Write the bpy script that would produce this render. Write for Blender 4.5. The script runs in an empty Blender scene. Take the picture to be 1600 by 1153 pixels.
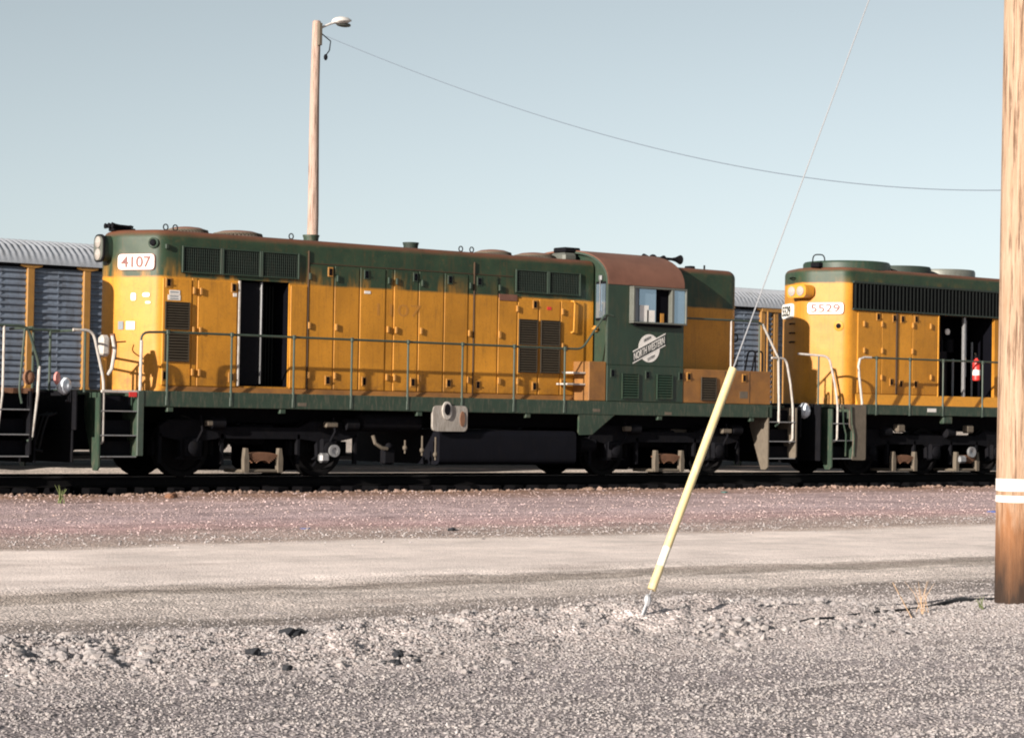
import bpy, bmesh, math, random
import numpy as np
from mathutils import Vector, Matrix

random.seed(7)
rng = np.random.default_rng(7)
S = bpy.context.scene
COL = S.collection

# ------------------------------------------------------------------ camera
F_PX, W_PX, H_PX = 3452.671, 1600.0, 1153.0
PHI, PIT, ROL = (math.radians(a) for a in (37.52046515, 1.26210392, 0.94997496))
CAM = np.array([0.0, 0.0, 1.09889])
DV = np.array([math.sin(PHI) * math.cos(PIT), math.cos(PHI) * math.cos(PIT), math.sin(PIT)])
R0 = np.array([math.cos(PHI), -math.sin(PHI), 0.0])
U0 = np.cross(R0, DV)
RV = R0 * math.cos(ROL) + U0 * math.sin(ROL)
UV = U0 * math.cos(ROL) - R0 * math.sin(ROL)
cam = bpy.data.cameras.new('camera')
cam.sensor_width = 36.0
cam.lens = F_PX / W_PX * 36.0
cam.clip_start = 0.1
cam.clip_end = 8000
camo = bpy.data.objects.new('camera', cam)
COL.objects.link(camo)
m = Matrix.Identity(4)
for i in range(3):
    m[i][0], m[i][1], m[i][2], m[i][3] = RV[i], UV[i], -DV[i], CAM[i]
camo.matrix_world = m
S.camera = camo
S.render.resolution_x, S.render.resolution_y = 1024, 737

# ------------------------------------------------------------------ light
SUN_EL = math.radians(16.0)
SUN_T = np.array([0.970, 0.2425])                      # way the light travels over the ground
SUN_T = SUN_T / np.linalg.norm(SUN_T)
w = bpy.data.worlds.new('World')
S.world = w
w.use_nodes = True
nt = w.node_tree
bg = nt.nodes['Background']
sky = nt.nodes.new('ShaderNodeTexSky')
sky.sky_type = 'NISHITA'
sky.sun_disc = False
sky.sun_elevation = SUN_EL
sky.sun_rotation = math.atan2(-SUN_T[0], -SUN_T[1])
sky.altitude = 300
sky.air_density = 0.7
sky.dust_density = 0.5
sky.ozone_density = 1.0
hsv = nt.nodes.new('ShaderNodeHueSaturation')            # the faded print shows a paler sky
hsv.inputs['Hue'].default_value = 0.466
hsv.inputs['Saturation'].default_value = 0.38
nt.links.new(sky.outputs[0], hsv.inputs['Color'])
nt.links.new(hsv.outputs[0], bg.inputs[0])
bg.inputs[1].default_value = 0.057
sun = bpy.data.lights.new('sun', 'SUN')
sun.energy = 4.6
sun.angle = math.radians(0.5)
sun.color = (1.0, 0.92, 0.81)
suno = bpy.data.objects.new('sun', sun)
COL.objects.link(suno)
tv = Vector((SUN_T[0] * math.cos(SUN_EL), SUN_T[1] * math.cos(SUN_EL), -math.sin(SUN_EL)))
suno.rotation_euler = tv.to_track_quat('-Z', 'Y').to_euler()
suno.location = (-20, -10, 30)
vs = S.view_settings
vs.view_transform = 'Standard'
vs.look = 'None'
vs.exposure = 1.05
vs.gamma = 1.0
vs.use_curve_mapping = False
S.cycles.use_denoising = True
S.cycles.pixel_filter_type = 'BLACKMAN_HARRIS'
S.cycles.filter_width = 2.0                            # the print is a little soft

# ------------------------------------------------------------------ pixel -> place helpers
def ray(x, y):
    return DV + RV * (x - 800) / F_PX - UV * (y - 576.5) / F_PX
def on_y(x, y, Y):                                    # where the ray meets the upright plane Y
    v = ray(x, y); t = Y / v[1]; p = CAM + v * t
    return float(p[0]), float(p[2])
def on_z(x, y, z):                                    # where it meets the level plane z
    v = ray(x, y); t = (z - CAM[2]) / v[2]; p = CAM + v * t
    return float(p[0]), float(p[1])
YC = 34.30                                            # centre line of the locomotives' track; rail top is z = 0
HP, SP = YC - 1.0, YC - 1.5                           # planes of the hood side and of the sill side
def hx(px, py=520): return on_y(px, py, HP)[0]
def hz(px, py): return on_y(px, py, HP)[1]
def sx(px, py=600): return on_y(px, py, SP)[0]
def sz(px, py): return on_y(px, py, SP)[1]

# ------------------------------------------------------------------ mesh builder
class MB:
    def __init__(s): s.v = []; s.f = []
    def add(s, vs_, fs_):
        n = len(s.v); s.v += [tuple(map(float, q)) for q in vs_]; s.f += [tuple(n + i for i in q) for q in fs_]
        return s
    def box(s, x0, x1, y0, y1, z0, z1, c=0.0):
        if x0 > x1: x0, x1 = x1, x0
        if y0 > y1: y0, y1 = y1, y0
        if z0 > z1: z0, z1 = z1, z0
        c = min(c, (x1 - x0) * .45, (y1 - y0) * .45, (z1 - z0) * .45)
        if c <= 0:
            vv = [(x, y, z) for x in (x0, x1) for y in (y0, y1) for z in (z0, z1)]
            return s.add(vv, [(0, 1, 3, 2), (4, 6, 7, 5), (0, 4, 5, 1), (2, 3, 7, 6), (0, 2, 6, 4), (1, 5, 7, 3)])
        vv = []; idx = {}
        X, Y, Z = (x0, x1), (y0, y1), (z0, z1)
        for a in (0, 1):
            for b in (0, 1):
                for d in (0, 1):
                    ia, ib, id_ = (1 - 2 * a) * c, (1 - 2 * b) * c, (1 - 2 * d) * c
                    idx[a, b, d, 0] = len(vv); vv.append((X[a], Y[b] + ib, Z[d] + id_))
                    idx[a, b, d, 1] = len(vv); vv.append((X[a] + ia, Y[b], Z[d] + id_))
                    idx[a, b, d, 2] = len(vv); vv.append((X[a] + ia, Y[b] + ib, Z[d]))
        ff = []
        for a in (0, 1):
            ff.append((idx[a, 0, 0, 0], idx[a, 1, 0, 0], idx[a, 1, 1, 0], idx[a, 0, 1, 0]))
            ff.append((idx[0, a, 0, 1], idx[1, a, 0, 1], idx[1, a, 1, 1], idx[0, a, 1, 1]))
            ff.append((idx[0, 0, a, 2], idx[1, 0, a, 2], idx[1, 1, a, 2], idx[0, 1, a, 2]))
            for b in (0, 1):
                ff.append((idx[a, b, 0, 0], idx[a, b, 1, 0], idx[a, b, 1, 1], idx[a, b, 0, 1]))
                ff.append((idx[a, 0, b, 0], idx[a, 1, b, 0], idx[a, 1, b, 2], idx[a, 0, b, 2]))
                ff.append((idx[0, a, b, 1], idx[1, a, b, 1], idx[1, a, b, 2], idx[0, a, b, 2]))
                for d in (0, 1):
                    ff.append((idx[a, b, d, 0], idx[a, b, d, 1], idx[a, b, d, 2]))
        return s.add(vv, ff)
    def prism(s, poly, axis, a0, a1):
        def p3(p, a):
            if axis == 'y': return (p[0], a, p[1])
            if axis == 'x': return (a, p[0], p[1])
            return (p[0], p[1], a)
        n = len(poly)
        vv = [p3(p, a0) for p in poly] + [p3(p, a1) for p in poly]
        ff = [tuple(range(n)), tuple(range(2 * n - 1, n - 1, -1))] + [(i, (i + 1) % n, n + (i + 1) % n, n + i) for i in range(n)]
        return s.add(vv, ff)
    def loft(s, rings, cap0=True, cap1=True):
        n = len(rings[0]); vv = [p for r in rings for p in r]; ff = []
        for k in range(len(rings) - 1):
            for i in range(n):
                j = (i + 1) % n
                ff.append((k * n + i, k * n + j, (k + 1) * n + j, (k + 1) * n + i))
        if cap0: ff.append(tuple(range(n - 1, -1, -1)))
        if cap1: ff.append(tuple((len(rings) - 1) * n + i for i in range(n)))
        return s.add(vv, ff)
    def tube(s, pts, r, n=8):
        pts = [Vector(p) for p in pts]; rings = []; prev = None
        rr = r if isinstance(r, (list, tuple)) else [r] * len(pts)
        for i, p in enumerate(pts):
            a = pts[max(i - 1, 0)]; b = pts[min(i + 1, len(pts) - 1)]
            t = (b - a).normalized()
            if prev is None:
                up = Vector((0, 0, 1)) if abs(t.z) < .9 else Vector((1, 0, 0))
                u = t.cross(up).normalized()
            else:
                u = (prev - t * prev.dot(t)).normalized()
            prev = u; q = t.cross(u)
            rings.append([p + (u * math.cos(k * 2 * math.pi / n) + q * math.sin(k * 2 * math.pi / n)) * rr[i] for k in range(n)])
        return s.loft(rings)
    def cyl(s, p0, p1, r0, r1=None, n=16):
        return s.tube([p0, p1], [r0, r0 if r1 is None else r1], n)
    def lathe(s, c, axis, prof, n=24):
        ax = Vector(axis).normalized(); up = Vector((0, 0, 1)) if abs(ax.z) < .9 else Vector((1, 0, 0))
        u = ax.cross(up).normalized(); q = ax.cross(u); c = Vector(c)
        rings = [[c + ax * t + (u * math.cos(k * 2 * math.pi / n) + q * math.sin(k * 2 * math.pi / n)) * max(r, .0005) for k in range(n)] for r, t in prof]
        return s.loft(rings)
    def ball(s, c, rx, ry, rz, n=10, m_=7):
        rings = []
        for j in range(m_ + 1):
            a = -math.pi / 2 + math.pi * j / m_
            k = max(math.cos(a), .02)
            rings.append([(c[0] + rx * k * math.cos(t * 2 * math.pi / n), c[1] + ry * k * math.sin(t * 2 * math.pi / n), c[2] + rz * math.sin(a)) for t in range(n)])
        return s.loft(rings)
    def mesh(s, name, mat_, org=(0, 0, 0), ang=35):
        me = bpy.data.meshes.new(name)
        o = np.array(org, dtype=float)
        me.from_pydata([tuple(np.array(p) - o) for p in s.v], [], s.f)
        b = bmesh.new(); b.from_mesh(me); bmesh.ops.recalc_face_normals(b, faces=b.faces); b.to_mesh(me); b.free()
        me.polygons.foreach_set('use_smooth', [True] * len(me.polygons))
        me.set_sharp_from_angle(angle=math.radians(ang))
        me.materials.append(mat_)
        return me

def rootloc(o):
    L = Vector((0, 0, 0))
    while o is not None:
        L += o.location; o = o.parent
    return L
def tag(o, label=None, cat=None, group=None, kind=None):
    if label: o['label'] = label
    if cat: o['category'] = cat
    if group: o['group'] = group
    if kind: o['kind'] = kind
    return o
def thing(name, loc, label, cat, group=None):
    o = bpy.data.objects.new(name, None); COL.objects.link(o); o.location = loc; o.empty_display_size = .2
    return tag(o, label, cat, group)
def part(name, mb, mat_, parent=None, label=None, ang=35):
    """the shapes in world coordinates become ONE mesh object under parent"""
    org = rootloc(parent) if parent else Vector((0, 0, 0))
    o = bpy.data.objects.new(name, mb.mesh(name, mat_, org, ang)); COL.objects.link(o)
    o.parent = parent
    if label: o['label'] = label
    return o
def place(name, me, loc, parent, rot=None, scale=None):
    """another object on a shared mesh, at a world location"""
    o = bpy.data.objects.new(name, me); COL.objects.link(o); o.parent = parent
    o.location = Vector(loc) - rootloc(parent)
    if rot: o.rotation_euler = rot
    if scale: o.scale = scale
    return o
def text_mesh(name, body, width, height, mat_, org, ux, uz, ext=.004, shear=0.0, bold=0.0):
    """flat lettering as a mesh: org is the middle, ux the reading direction, uz up"""
    cu = bpy.data.curves.new(name, 'FONT'); cu.body = body; cu.size = 1; cu.extrude = .01; cu.offset = bold
    cu.align_x = 'CENTER'; cu.align_y = 'CENTER'
    t = bpy.data.objects.new(name, cu); COL.objects.link(t)
    bpy.context.view_layer.update()
    me = bpy.data.meshes.new_from_object(t.evaluated_get(bpy.context.evaluated_depsgraph_get()))
    bpy.data.objects.remove(t)
    co = np.array([v.co[:] for v in me.vertices])
    lo, hi = co.min(0), co.max(0); c = (lo + hi) / 2
    k = (co - c) / np.maximum(hi - lo, 1e-6)
    ux = Vector(ux).normalized(); uz = Vector(uz).normalized(); nn = ux.cross(uz)
    for v, q in zip(me.vertices, k):
        v.co = Vector(org) + ux * float(q[0] * width) + uz * float(q[1] * height) + ux * float(q[1] * shear) + nn * float(q[2] * ext * 2)
    me.materials.clear(); me.materials.append(mat_)
    return me
def text_part(name, body, width, height, mat_, org, ux, uz, parent, **k):
    me = text_mesh(name, body, width, height, mat_, Vector(org) - rootloc(parent), ux, uz, **k)
    o = bpy.data.objects.new(name, me); COL.objects.link(o); o.parent = parent
    return o
def fillet(poly, rads, seg=4):
    out = []; n = len(poly)
    for i in range(n):
        p = Vector(poly[i]); a = Vector(poly[i - 1]); b = Vector(poly[(i + 1) % n]); r = rads[i] if isinstance(rads, (list, tuple)) else rads
        if r <= 0: out.append(tuple(p)); continue
        u = (a - p).normalized(); v = (b - p).normalized()
        d = min(r, (a - p).length * .48, (b - p).length * .48)
        p0, p1 = p + u * d, p + v * d
        for k in range(seg + 1):
            t = k / seg
            out.append(tuple(p0 * (1 - t) ** 2 + p * 2 * t * (1 - t) + p1 * t ** 2))
    return out

# ------------------------------------------------------------------ materials
def newmat(name):
    m_ = bpy.data.materials.new(name); m_.use_nodes = True
    t = m_.node_tree; b = t.nodes['Principled BSDF']
    return m_, t, b
class G:
    """small helper round a node tree"""
    def __init__(s, t): s.t = t; s._pos = None
    def n(s, kind, **k):
        q = s.t.nodes.new('ShaderNode' + kind)
        for a, b in k.items(): setattr(q, a, b)
        return q
    def put(s, sock, v):
        if v is None: return
        if hasattr(v, 'links') or isinstance(v, bpy.types.NodeSocket): s.t.links.new(v, sock)
        else: sock.default_value = v
    def pos(s):
        if s._pos is None: s._pos = s.n('NewGeometry').outputs['Position']
        return s._pos
    def xyz(s):
        q = s.n('SeparateXYZ'); s.put(q.inputs[0], s.pos()); return q.outputs
    def math(s, op, a, b=None, c=None, clamp=False):
        q = s.n('Math', operation=op); q.use_clamp = clamp
        s.put(q.inputs[0], a); s.put(q.inputs[1], b); s.put(q.inputs[2], c); return q.outputs[0]
    def scaled(s, sc):
        q = s.n('Mapping'); s.put(q.inputs['Vector'], s.pos()); q.inputs['Scale'].default_value = sc; return q.outputs[0]
    def noise(s, scale=3, detail=4, rough=.55, vec=None, dist=0):
        q = s.n('TexNoise'); s.put(q.inputs['Vector'], vec if vec is not None else s.pos())
        q.inputs['Scale'].default_value = scale; q.inputs['Detail'].default_value = detail; q.inputs['Roughness'].default_value = rough
        q.inputs['Distortion'].default_value = dist; return q.outputs[0]
    def rng(s, v, a, b, c=0., d=1.):
        q = s.n('MapRange'); s.put(q.inputs[0], v)
        for i, x in enumerate((a, b, c, d)): s.put(q.inputs[i + 1], x)
        return q.outputs[0]
    def mix(s, fac, a, b, mode='MIX'):
        q = s.n('Mix', data_type='RGBA', blend_type=mode)
        s.put(q.inputs[0], fac)
        s.put(q.inputs[6], (*a, 1) if isinstance(a, tuple) and len(a) == 3 else a)
        s.put(q.inputs[7], (*b, 1) if isinstance(b, tuple) and len(b) == 3 else b)
        return q.outputs[2]
    def mul(s, colour, v):                            # colour times a factor
        q = s.n('VectorMath', operation='SCALE'); s.put(q.inputs[0], colour); s.put(q.inputs['Scale'], v); return q.outputs[0]
    def bump(s, h, strength=.3, dist=.02):
        q = s.n('Bump'); s.put(q.inputs['Height'], h); q.inputs['Strength'].default_value = strength; q.inputs['Distance'].default_value = dist
        return q.outputs[0]

def mat(name, col, rough=.6, metal=0., var=.25, scale=4., dirt=None, dirt_amt=.35, bump=.0, bscale=60., bdist=.004, streak=True, spec=.5):
    m_, t, b = newmat(name); g = G(t)
    n1 = g.noise(scale, 5)
    c = g.mix(n1, tuple(x * (1 - var) for x in col), tuple(min(x * (1 + var), 1) for x in col))
    if dirt:
        v = g.scaled((6, 6, 1.2)) if streak else g.pos()
        n2 = g.noise(scale * .8, 6, .65, v)
        c = g.mix(g.rng(n2, .62 - dirt_amt * .35, .78, 0, .85), c, dirt)
    g.put(b.inputs['Base Color'], c)
    b.inputs['Roughness'].default_value = rough; b.inputs['Metallic'].default_value = metal; b.inputs['Specular IOR Level'].default_value = spec
    if bump: g.put(b.inputs['Normal'], g.bump(g.noise(bscale, 3), bump, bdist))
    return m_

YEL = (.53, .235, .023); GRN = (.016, .034, .019); RUST = (.13, .052, .030)
def paint(name, zb, rough=.5, roof_z=4.0, yel=YEL, grn=GRN, ragged=.10):
    """faded yellow sides below a worn green band, with dirt streaks; rusty on the roof"""
    m_, t, b = newmat(name); g = G(t); x, y, z = g.xyz()
    edge = g.math('ADD', z, g.math('MULTIPLY', g.math('SUBTRACT', g.noise(2.2, 5, .6), .5), .05))
    band = g.rng(edge, zb - .012, zb + .03)
    # yellow showing through the green, upright brush-out patches just above the line
    pv = g.noise(1.1, 5, .6, g.scaled((2.4, 2.4, .5)))
    through = g.math('MULTIPLY', g.rng(pv, .50, .64, 0, .80), g.math('MULTIPLY', g.rng(z, zb + .12 + ragged * 2.4, zb, 0, 1), g.rng(x, 24.9, 23.9, .25, 1)))
    band = g.math('MULTIPLY', band, g.math('SUBTRACT', 1., through))
    oi = g.n('ObjectInfo')
    tone = g.rng(oi.outputs['Random'], 0, 1, .88, 1.07)
    big = g.rng(g.noise(.8, 6, .66), .3, .7, .74, 1.13)
    yc_ = g.mul(g.mix(g.noise(26, 3), yel, (yel[0] * .86, yel[1] * .80, yel[2] * .8)), g.math('MULTIPLY', tone, big))
    gc_ = g.mix(g.rng(g.noise(3.2, 6, .65), .35, .75), grn, (grn[0] * 1.9, grn[1] * 1.55, grn[2] * 1.45))
    c = g.mix(band, yc_, gc_)
    st = g.noise(2.0, 6, .65, g.scaled((9, 9, .55)))
    c = g.mix(g.rng(st, .53, .76, 0, .42), c, (.085, .042, .016))          # streaks of road dirt
    sp = g.noise(34, 4, .7)
    c = g.mix(g.rng(sp, .60, .70, 0, .60), c, (.09, .04, .018))
    sm_ = g.noise(7, 6, .72)
    c = g.mix(g.rng(sm_, .55, .75, 0, .35), c, (.16, .085, .03))            # chips and rust spots
    low = g.math('MULTIPLY', g.rng(z, 1.85, 1.5), g.rng(g.noise(5, 5, .65), .42, .68, 0, .7))
    c = g.mix(low, c, (.07, .038, .02))                                     # grime splashed up from the walkway
    nz = g.n('SeparateXYZ'); g.put(nz.inputs[0], g.n('NewGeometry').outputs['Normal'])
    top = g.math('MULTIPLY', g.rng(nz.outputs[2], .25, .75), g.rng(z, roof_z - .1, roof_z))
    top = g.math('MULTIPLY', top, g.rng(g.noise(2.5, 5, .6), .25, .55, .55, 1))
    c = g.mix(top, c, RUST)
    g.put(b.inputs['Base Color'], c); b.inputs['Roughness'].default_value = rough
    b.inputs['Specular IOR Level'].default_value = .3
    h = g.math('ADD', g.math('MULTIPLY', g.noise(1.6, 2), 1.0), g.math('MULTIPLY', g.noise(70, 3), .05))
    g.put(b.inputs['Normal'], g.bump(h, .38, .04))
    return m_

GB = 3.385
M = {}
M['paint'] = paint('worn two tone paint', GB)
M['paint_sd'] = paint('worn two tone paint of the second unit', 4.12, ragged=.02)
M['green'] = mat('worn green paint', (.016, .034, .021), .5, 0, .3, 3, (.05, .045, .025), .35, .12, 50)
M['green_sill'] = mat('scuffed green sill paint', (.022, .042, .027), .55, 0, .35, 5, (.12, .10, .07), .35, .15, 50)
M['rail_green'] = mat('pale green handrail paint', (.038, .058, .044), .5, 0, .3, 10, (.06, .04, .025), .3)
M['white'] = mat('chalky white paint', (.44, .41, .38), .6, 0, .2, 9, (.18, .12, .08), .45)
M['board'] = mat('number board white', (.78, .74, .68), .5, 0, .05, 6, (.45, .38, .28), .1)
M['red'] = mat('red number paint', (.15, .028, .022), .5, 0, .15, 20)
M['redbright'] = mat('bright red paint', (.55, .03, .025), .45, 0, .15, 20)
M['orange_box'] = mat('rusty orange box paint', (.24, .105, .024), .6, 0, .35, 3, (.09, .042, .02), .6, .15, 50, streak=False)
M['yellow'] = mat('yellow paint', YEL, .5, 0, .15, 8, (.2, .1, .03), .25)
M['rust_roof'] = mat('rusty roof steel', (.145, .062, .040), .85, 0, .3, 2.5, (.09, .035, .022), .4, .3, 60, .006, False)
M['dark'] = mat('grimy black steel', (.006, .006, .008), .8, 0, .5, 6, (.014, .011, .010), .3, .2, 60, spec=.08)
M['black'] = mat('flat black', (.003, .003, .005), .9, 0, .3, 6, spec=.05)  # plain black, also for sheets backing louvres, grilles and open bays
M['tank'] = mat('blue black tank paint', (.0035, .0037, .0065), .7, 0, .4, 3, (.007, .006, .007), .35, spec=.12)
M['dust'] = mat('dusty tan steel', (.115, .093, .07), .85, 0, .3, 8, (.07, .045, .03), .35, .2, 60)
M['rusty'] = mat('rusty steel beam', (.19, .09, .05), .85, 0, .35, 8, (.08, .04, .025), .3, .2, 60)
M['steel'] = mat('dull steel', (.32, .32, .33), .45, .6, .2, 10, (.12, .08, .05), .3)
M['wheelsteel'] = mat('wheel steel', (.006, .0055, .006), .7, .0, .3, 10, spec=.1)
M['railsteel'] = mat('brown rail steel', (.005, .0045, .005), .75, .0, .3, 3, spec=.1)
M['railhead'] = mat('worn rail head', (.30, .28, .27), .35, .8, .2, 3)
M['grille'] = mat('dark green grille steel', (.012, .022, .016), .7, 0, .4, 6, (.03, .03, .02), .3)
M['rib'] = mat('dark radiator shutter', (.0055, .007, .007), .7, 0, .4, 8, spec=.15)
M['louvre'] = mat('grimy louvre steel', (.034, .024, .013), .7, 0, .4, 10, (.02, .016, .012), .5)
M['hinge'] = mat('worn yellow hinge', (.42, .19, .03), .5, 0, .3, 20, (.06, .035, .02), .5)
M['seam'] = mat('dark panel joint', (.05, .026, .012), .8, 0, .2, 10)
M['rubber'] = mat('black rubber', (.012, .012, .014), .7, 0, .3, 10)
M['lens'] = mat('headlight lens', (.40, .36, .33), .12, .2, .1, 10)
M['silverpaint'] = mat('silver window frame', (.13, .135, .12), .5, .3, .2, 10, (.08, .07, .05), .3)
M['plastic'] = mat('white plastic wrap', (.62, .66, .72), .25, 0, .25, 12)
M['pinkwrap'] = mat('pink plastic wrap', (.55, .22, .20), .4, 0, .2, 12)
M['decal'] = mat('faded white decal', (.66, .63, .60), .6, 0, .15, 12)
M['banner'] = mat('dark banner paint', (.016, .022, .022), .6, 0, .2, 12)
M['ghost'] = mat('faint ghost lettering', (.36, .155, .022), .6, 0, .1, 12)
M['greydecal'] = mat('grey panel', (.16, .18, .20), .6, 0, .2, 12)
M['galv'] = mat('galvanised panel steel', (.15, .18, .235), .5, .1, .3, 1.6, (.075, .075, .085), .5)
M['galvroof'] = mat('galvanised roof steel', (.30, .315, .35), .55, .15, .2, 1.5, (.20, .20, .20), .3)
M['rack_orange'] = mat('rack post orange paint', (.30, .145, .03), .55, 0, .2, 4, (.15, .07, .03), .35)
M['guard'] = mat('yellow plastic guy guard', (.60, .475, .245), .5, 0, .14, 5, (.66, .60, .46), .2)
M['guardpale'] = mat('faded guy guard', (.80, .74, .60), .45, 0, .06, 4)
M['wire'] = mat('galvanised strand', (.40, .40, .42), .5, .4, .15, 40)
M['cable'] = mat('weathered overhead cable', (.12, .15, .19), .7, 0, .2, 40)
M['lampgrey'] = mat('lamp housing', (.62, .58, .55), .5, .1, .1, 10)
M['weed'] = mat('green weed', (.11, .135, .045), .7, 0, .3, 30)
M['dry'] = mat('dry stalk', (.55, .36, .22), .8, 0, .25, 30)
M['blue'] = mat('blue litter', (.10, .16, .42), .5, 0, .2, 30)
M['tealit'] = mat('teal litter', (.06, .16, .15), .5, 0, .2, 30)
M['tie'] = mat('creosoted tie', (.0035, .0033, .004), .9, 0, .5, 6, spec=.05)
M['asphaltlump'] = mat('black asphalt lump', (.020, .021, .026), .9, 0, .4, 20, bump=.5, bscale=50)
m_, t_, b_ = newmat('cab glass'); M['glass'] = m_
b_.inputs['Base Color'].default_value = (.30, .40, .50, 1); b_.inputs['Metallic'].default_value = .75; b_.inputs['Roughness'].default_value = .06; b_.inputs['Specular IOR Level'].default_value = .9
b_.inputs['Coat Weight'].default_value = .6; b_.inputs['Coat Roughness'].default_value = .03

def wood(name, base, pale, stain, stain_z=None):
    m_, t, b = newmat(name); g = G(t); x, y, z = g.xyz()
    gr = g.noise(6, 7, .65, g.scaled((9, 9, .35)))
    c = g.mix(g.rng(gr, .3, .7), base, pale)
    ch = g.noise(4, 7, .7, g.scaled((7, 7, .34)))
    c = g.mix(g.rng(ch, .50, .61, 0, .88), c, stain)
    if stain_z:
        c = g.mix(g.rng(g.math('ADD', z, g.math('MULTIPLY', g.math('SUBTRACT', g.noise(2.5, 5, .6, g.scaled((5, 5, 1))), .5), 1.2)), .62, .20, 0, .9), c, (.24, .095, .032))
        zz = g.math('ADD', z, g.math('MULTIPLY', g.math('SUBTRACT', g.noise(1.5, 5, .6, g.scaled((6, 6, 1))), .5), 1.0))
        c = g.mix(g.rng(zz, stain_z[1], stain_z[0], 0, 1), c, (.026, .012, .006))
    g.put(b.inputs['Base Color'], c); b.inputs['Roughness'].default_value = .85
    g.put(b.inputs['Normal'], g.bump(g.math('ADD', gr, g.noise(40, 4, .7, g.scaled((1, 1, .12)))), .6, .02))
    return m_
M['wood_far'] = wood('weathered pole wood', (.33, .22, .18), (.46, .34, .28), (.14, .08, .055))
M['wood_near'] = wood('creosote streaked pole wood', (.29, .17, .10), (.45, .325, .235), (.085, .038, .018), (-.30, .38))

# ------------------------------------------------------------------ ground
def vnoise(x, y, seed=0):
    r = np.random.default_rng(seed); T = r.random((64, 64))
    xi, yi = np.floor(x).astype(int), np.floor(y).astype(int); fx, fy = x - xi, y - yi
    fx, fy = fx * fx * (3 - 2 * fx), fy * fy * (3 - 2 * fy)
    a, b = T[xi % 64, yi % 64], T[(xi + 1) % 64, yi % 64]; c, d = T[xi % 64, (yi + 1) % 64], T[(xi + 1) % 64, (yi + 1) % 64]
    return (a * (1 - fx) + b * fx) * (1 - fy) + (c * (1 - fx) + d * fx) * fy - .5
def fbm(x, y, s, o=4, seed=0):
    v = 0; a = 1.
    for k in range(o): v = v + a * vnoise(x * s + 17.3 * k, y * s + 5.1 * k, seed + k); a *= .5; s *= 2.07
    return v
def edge_y(X): return 32.45 - .045 * (X - 15)          # where the stone ends and the oily track bed begins
def berm_y(X): return 12.60 - .030 * (X - 9) + .30 * np.sin(X * .55)
def gz(X, Y):
    X = np.asarray(X, float); Y = np.asarray(Y, float)
    z = np.interp(Y, [-50, 10, 16, 23, 27, 30.9, 31.7, 32.7, 36.0, 37.6, 39.2, 40.5, 46, 70], [-.47, -.46, -.45, -.44, -.40, -.27, -.25, -.31, -.33, -.30, -.26, -.26, -.34, -.34])
    near = np.clip((33 - Y) / 3, 0, 1)
    road = np.exp(-((Y - 20.3) / 3.0) ** 4)
    z = z + near * (1 - .8 * road) * (.035 * fbm(X, Y, .55, 4, 3) + .020 * fbm(X, Y, 3.1, 3, 9))
    bm = np.exp(-((Y - berm_y(X)) / 1.0) ** 2) * np.clip((14.6 - X) / 3, 0, 1)
    z = z + bm * (.06 + .12 * np.clip(fbm(X, Y, .7, 3, 21) + .25, 0, 1) + .08 * fbm(X, Y, 3.2, 4, 33) + .045 * fbm(X, Y, 11.0, 2, 37))
    z = z + near * .030 * fbm(X * .14, Y, 2.1, 3, 81) * np.clip((15 - Y) / 2, 0, 1)
    z = z + .035 * np.exp(-((Y - edge_y(X) + .2 - .2 * fbm(X, Y, .3, 2, 50)) / .30) ** 2) * (1 + 1.5 * fbm(X, Y, 1.3, 3, 41))
    dm = np.exp(-(((X - 15.05) / .55) ** 2 + ((Y - 12.1) / .55) ** 2))
    z = z + .05 * dm
    bh = np.clip(1 - abs(Y - 40.6) / 1.3, 0, 1) * (1 + 1.2 * fbm(X, Y, .35, 3, 60)) * .15
    return z + bh
def axis(fine, lo, hi, far):
    a = list(np.arange(lo, hi + 1e-6, fine)); st = fine; p = lo
    while p > -far: st *= 1.35; p -= st; a.insert(0, p)
    p = hi; st = fine
    while p < far: st *= 1.35; p += st; a.append(p)
    return np.array(a)
ax = axis(.055, 2.0, 22.0, 3500); ay = axis(.045, 6.0, 16.0, 3500)
ay = ay[ay < 16.1]; ay = np.concatenate([ay, np.arange(16.3, 41.5, .14)]); p_ = ay[-1]; st_ = .14; ext_ = []
while p_ < 3500: st_ *= 1.35; p_ += st_; ext_.append(p_)
ay = np.concatenate([ay, ext_])
XX, YY = np.meshgrid(ax, ay, indexing='ij')
ZZ = gz(XX, YY)
far_ = np.clip((np.hypot(XX - 20, YY - 25) - 60) / 60, 0, 1); ZZ = ZZ * (1 - far_) - .30 * far_
nx_, ny_ = XX.shape
vv = np.stack([XX, YY, ZZ], -1).reshape(-1, 3)
ii = (np.arange(nx_ - 1)[:, None] * ny_ + np.arange(ny_ - 1)[None, :]).reshape(-1)
quads = np.stack([ii, ii + ny_, ii + ny_ + 1, ii + 1], -1)
def np_mesh(name, v, fcs, mat_, smooth=True):
    me = bpy.data.meshes.new(name); k = fcs.shape[1]
    me.vertices.add(len(v)); me.vertices.foreach_set('co', v.astype(np.float32).reshape(-1))
    me.loops.add(fcs.size); me.loops.foreach_set('vertex_index', fcs.astype(np.int32).reshape(-1))
    me.polygons.add(len(fcs)); me.polygons.foreach_set('loop_start', np.arange(0, fcs.size, k, dtype=np.int32))
    me.update(calc_edges=True)
    me.polygons.foreach_set('use_smooth', np.full(len(fcs), smooth))
    me.materials.append(mat_); me.validate()
    return me
m_, t, b = newmat('gravel and dirt ground'); g = G(t); x, y, z = g.xyz()
wob = g.math('MULTIPLY', g.math('SUBTRACT', g.noise(.16, 3, .5), .5), 1.7)
wob2 = g.math('MULTIPLY', g.math('SUBTRACT', g.noise(2.2, 6, .70, g.scaled((.30, 1, 1))), .5), 1.5)
yy = g.math('ADD', y, g.math('ADD', wob, wob2))
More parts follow.
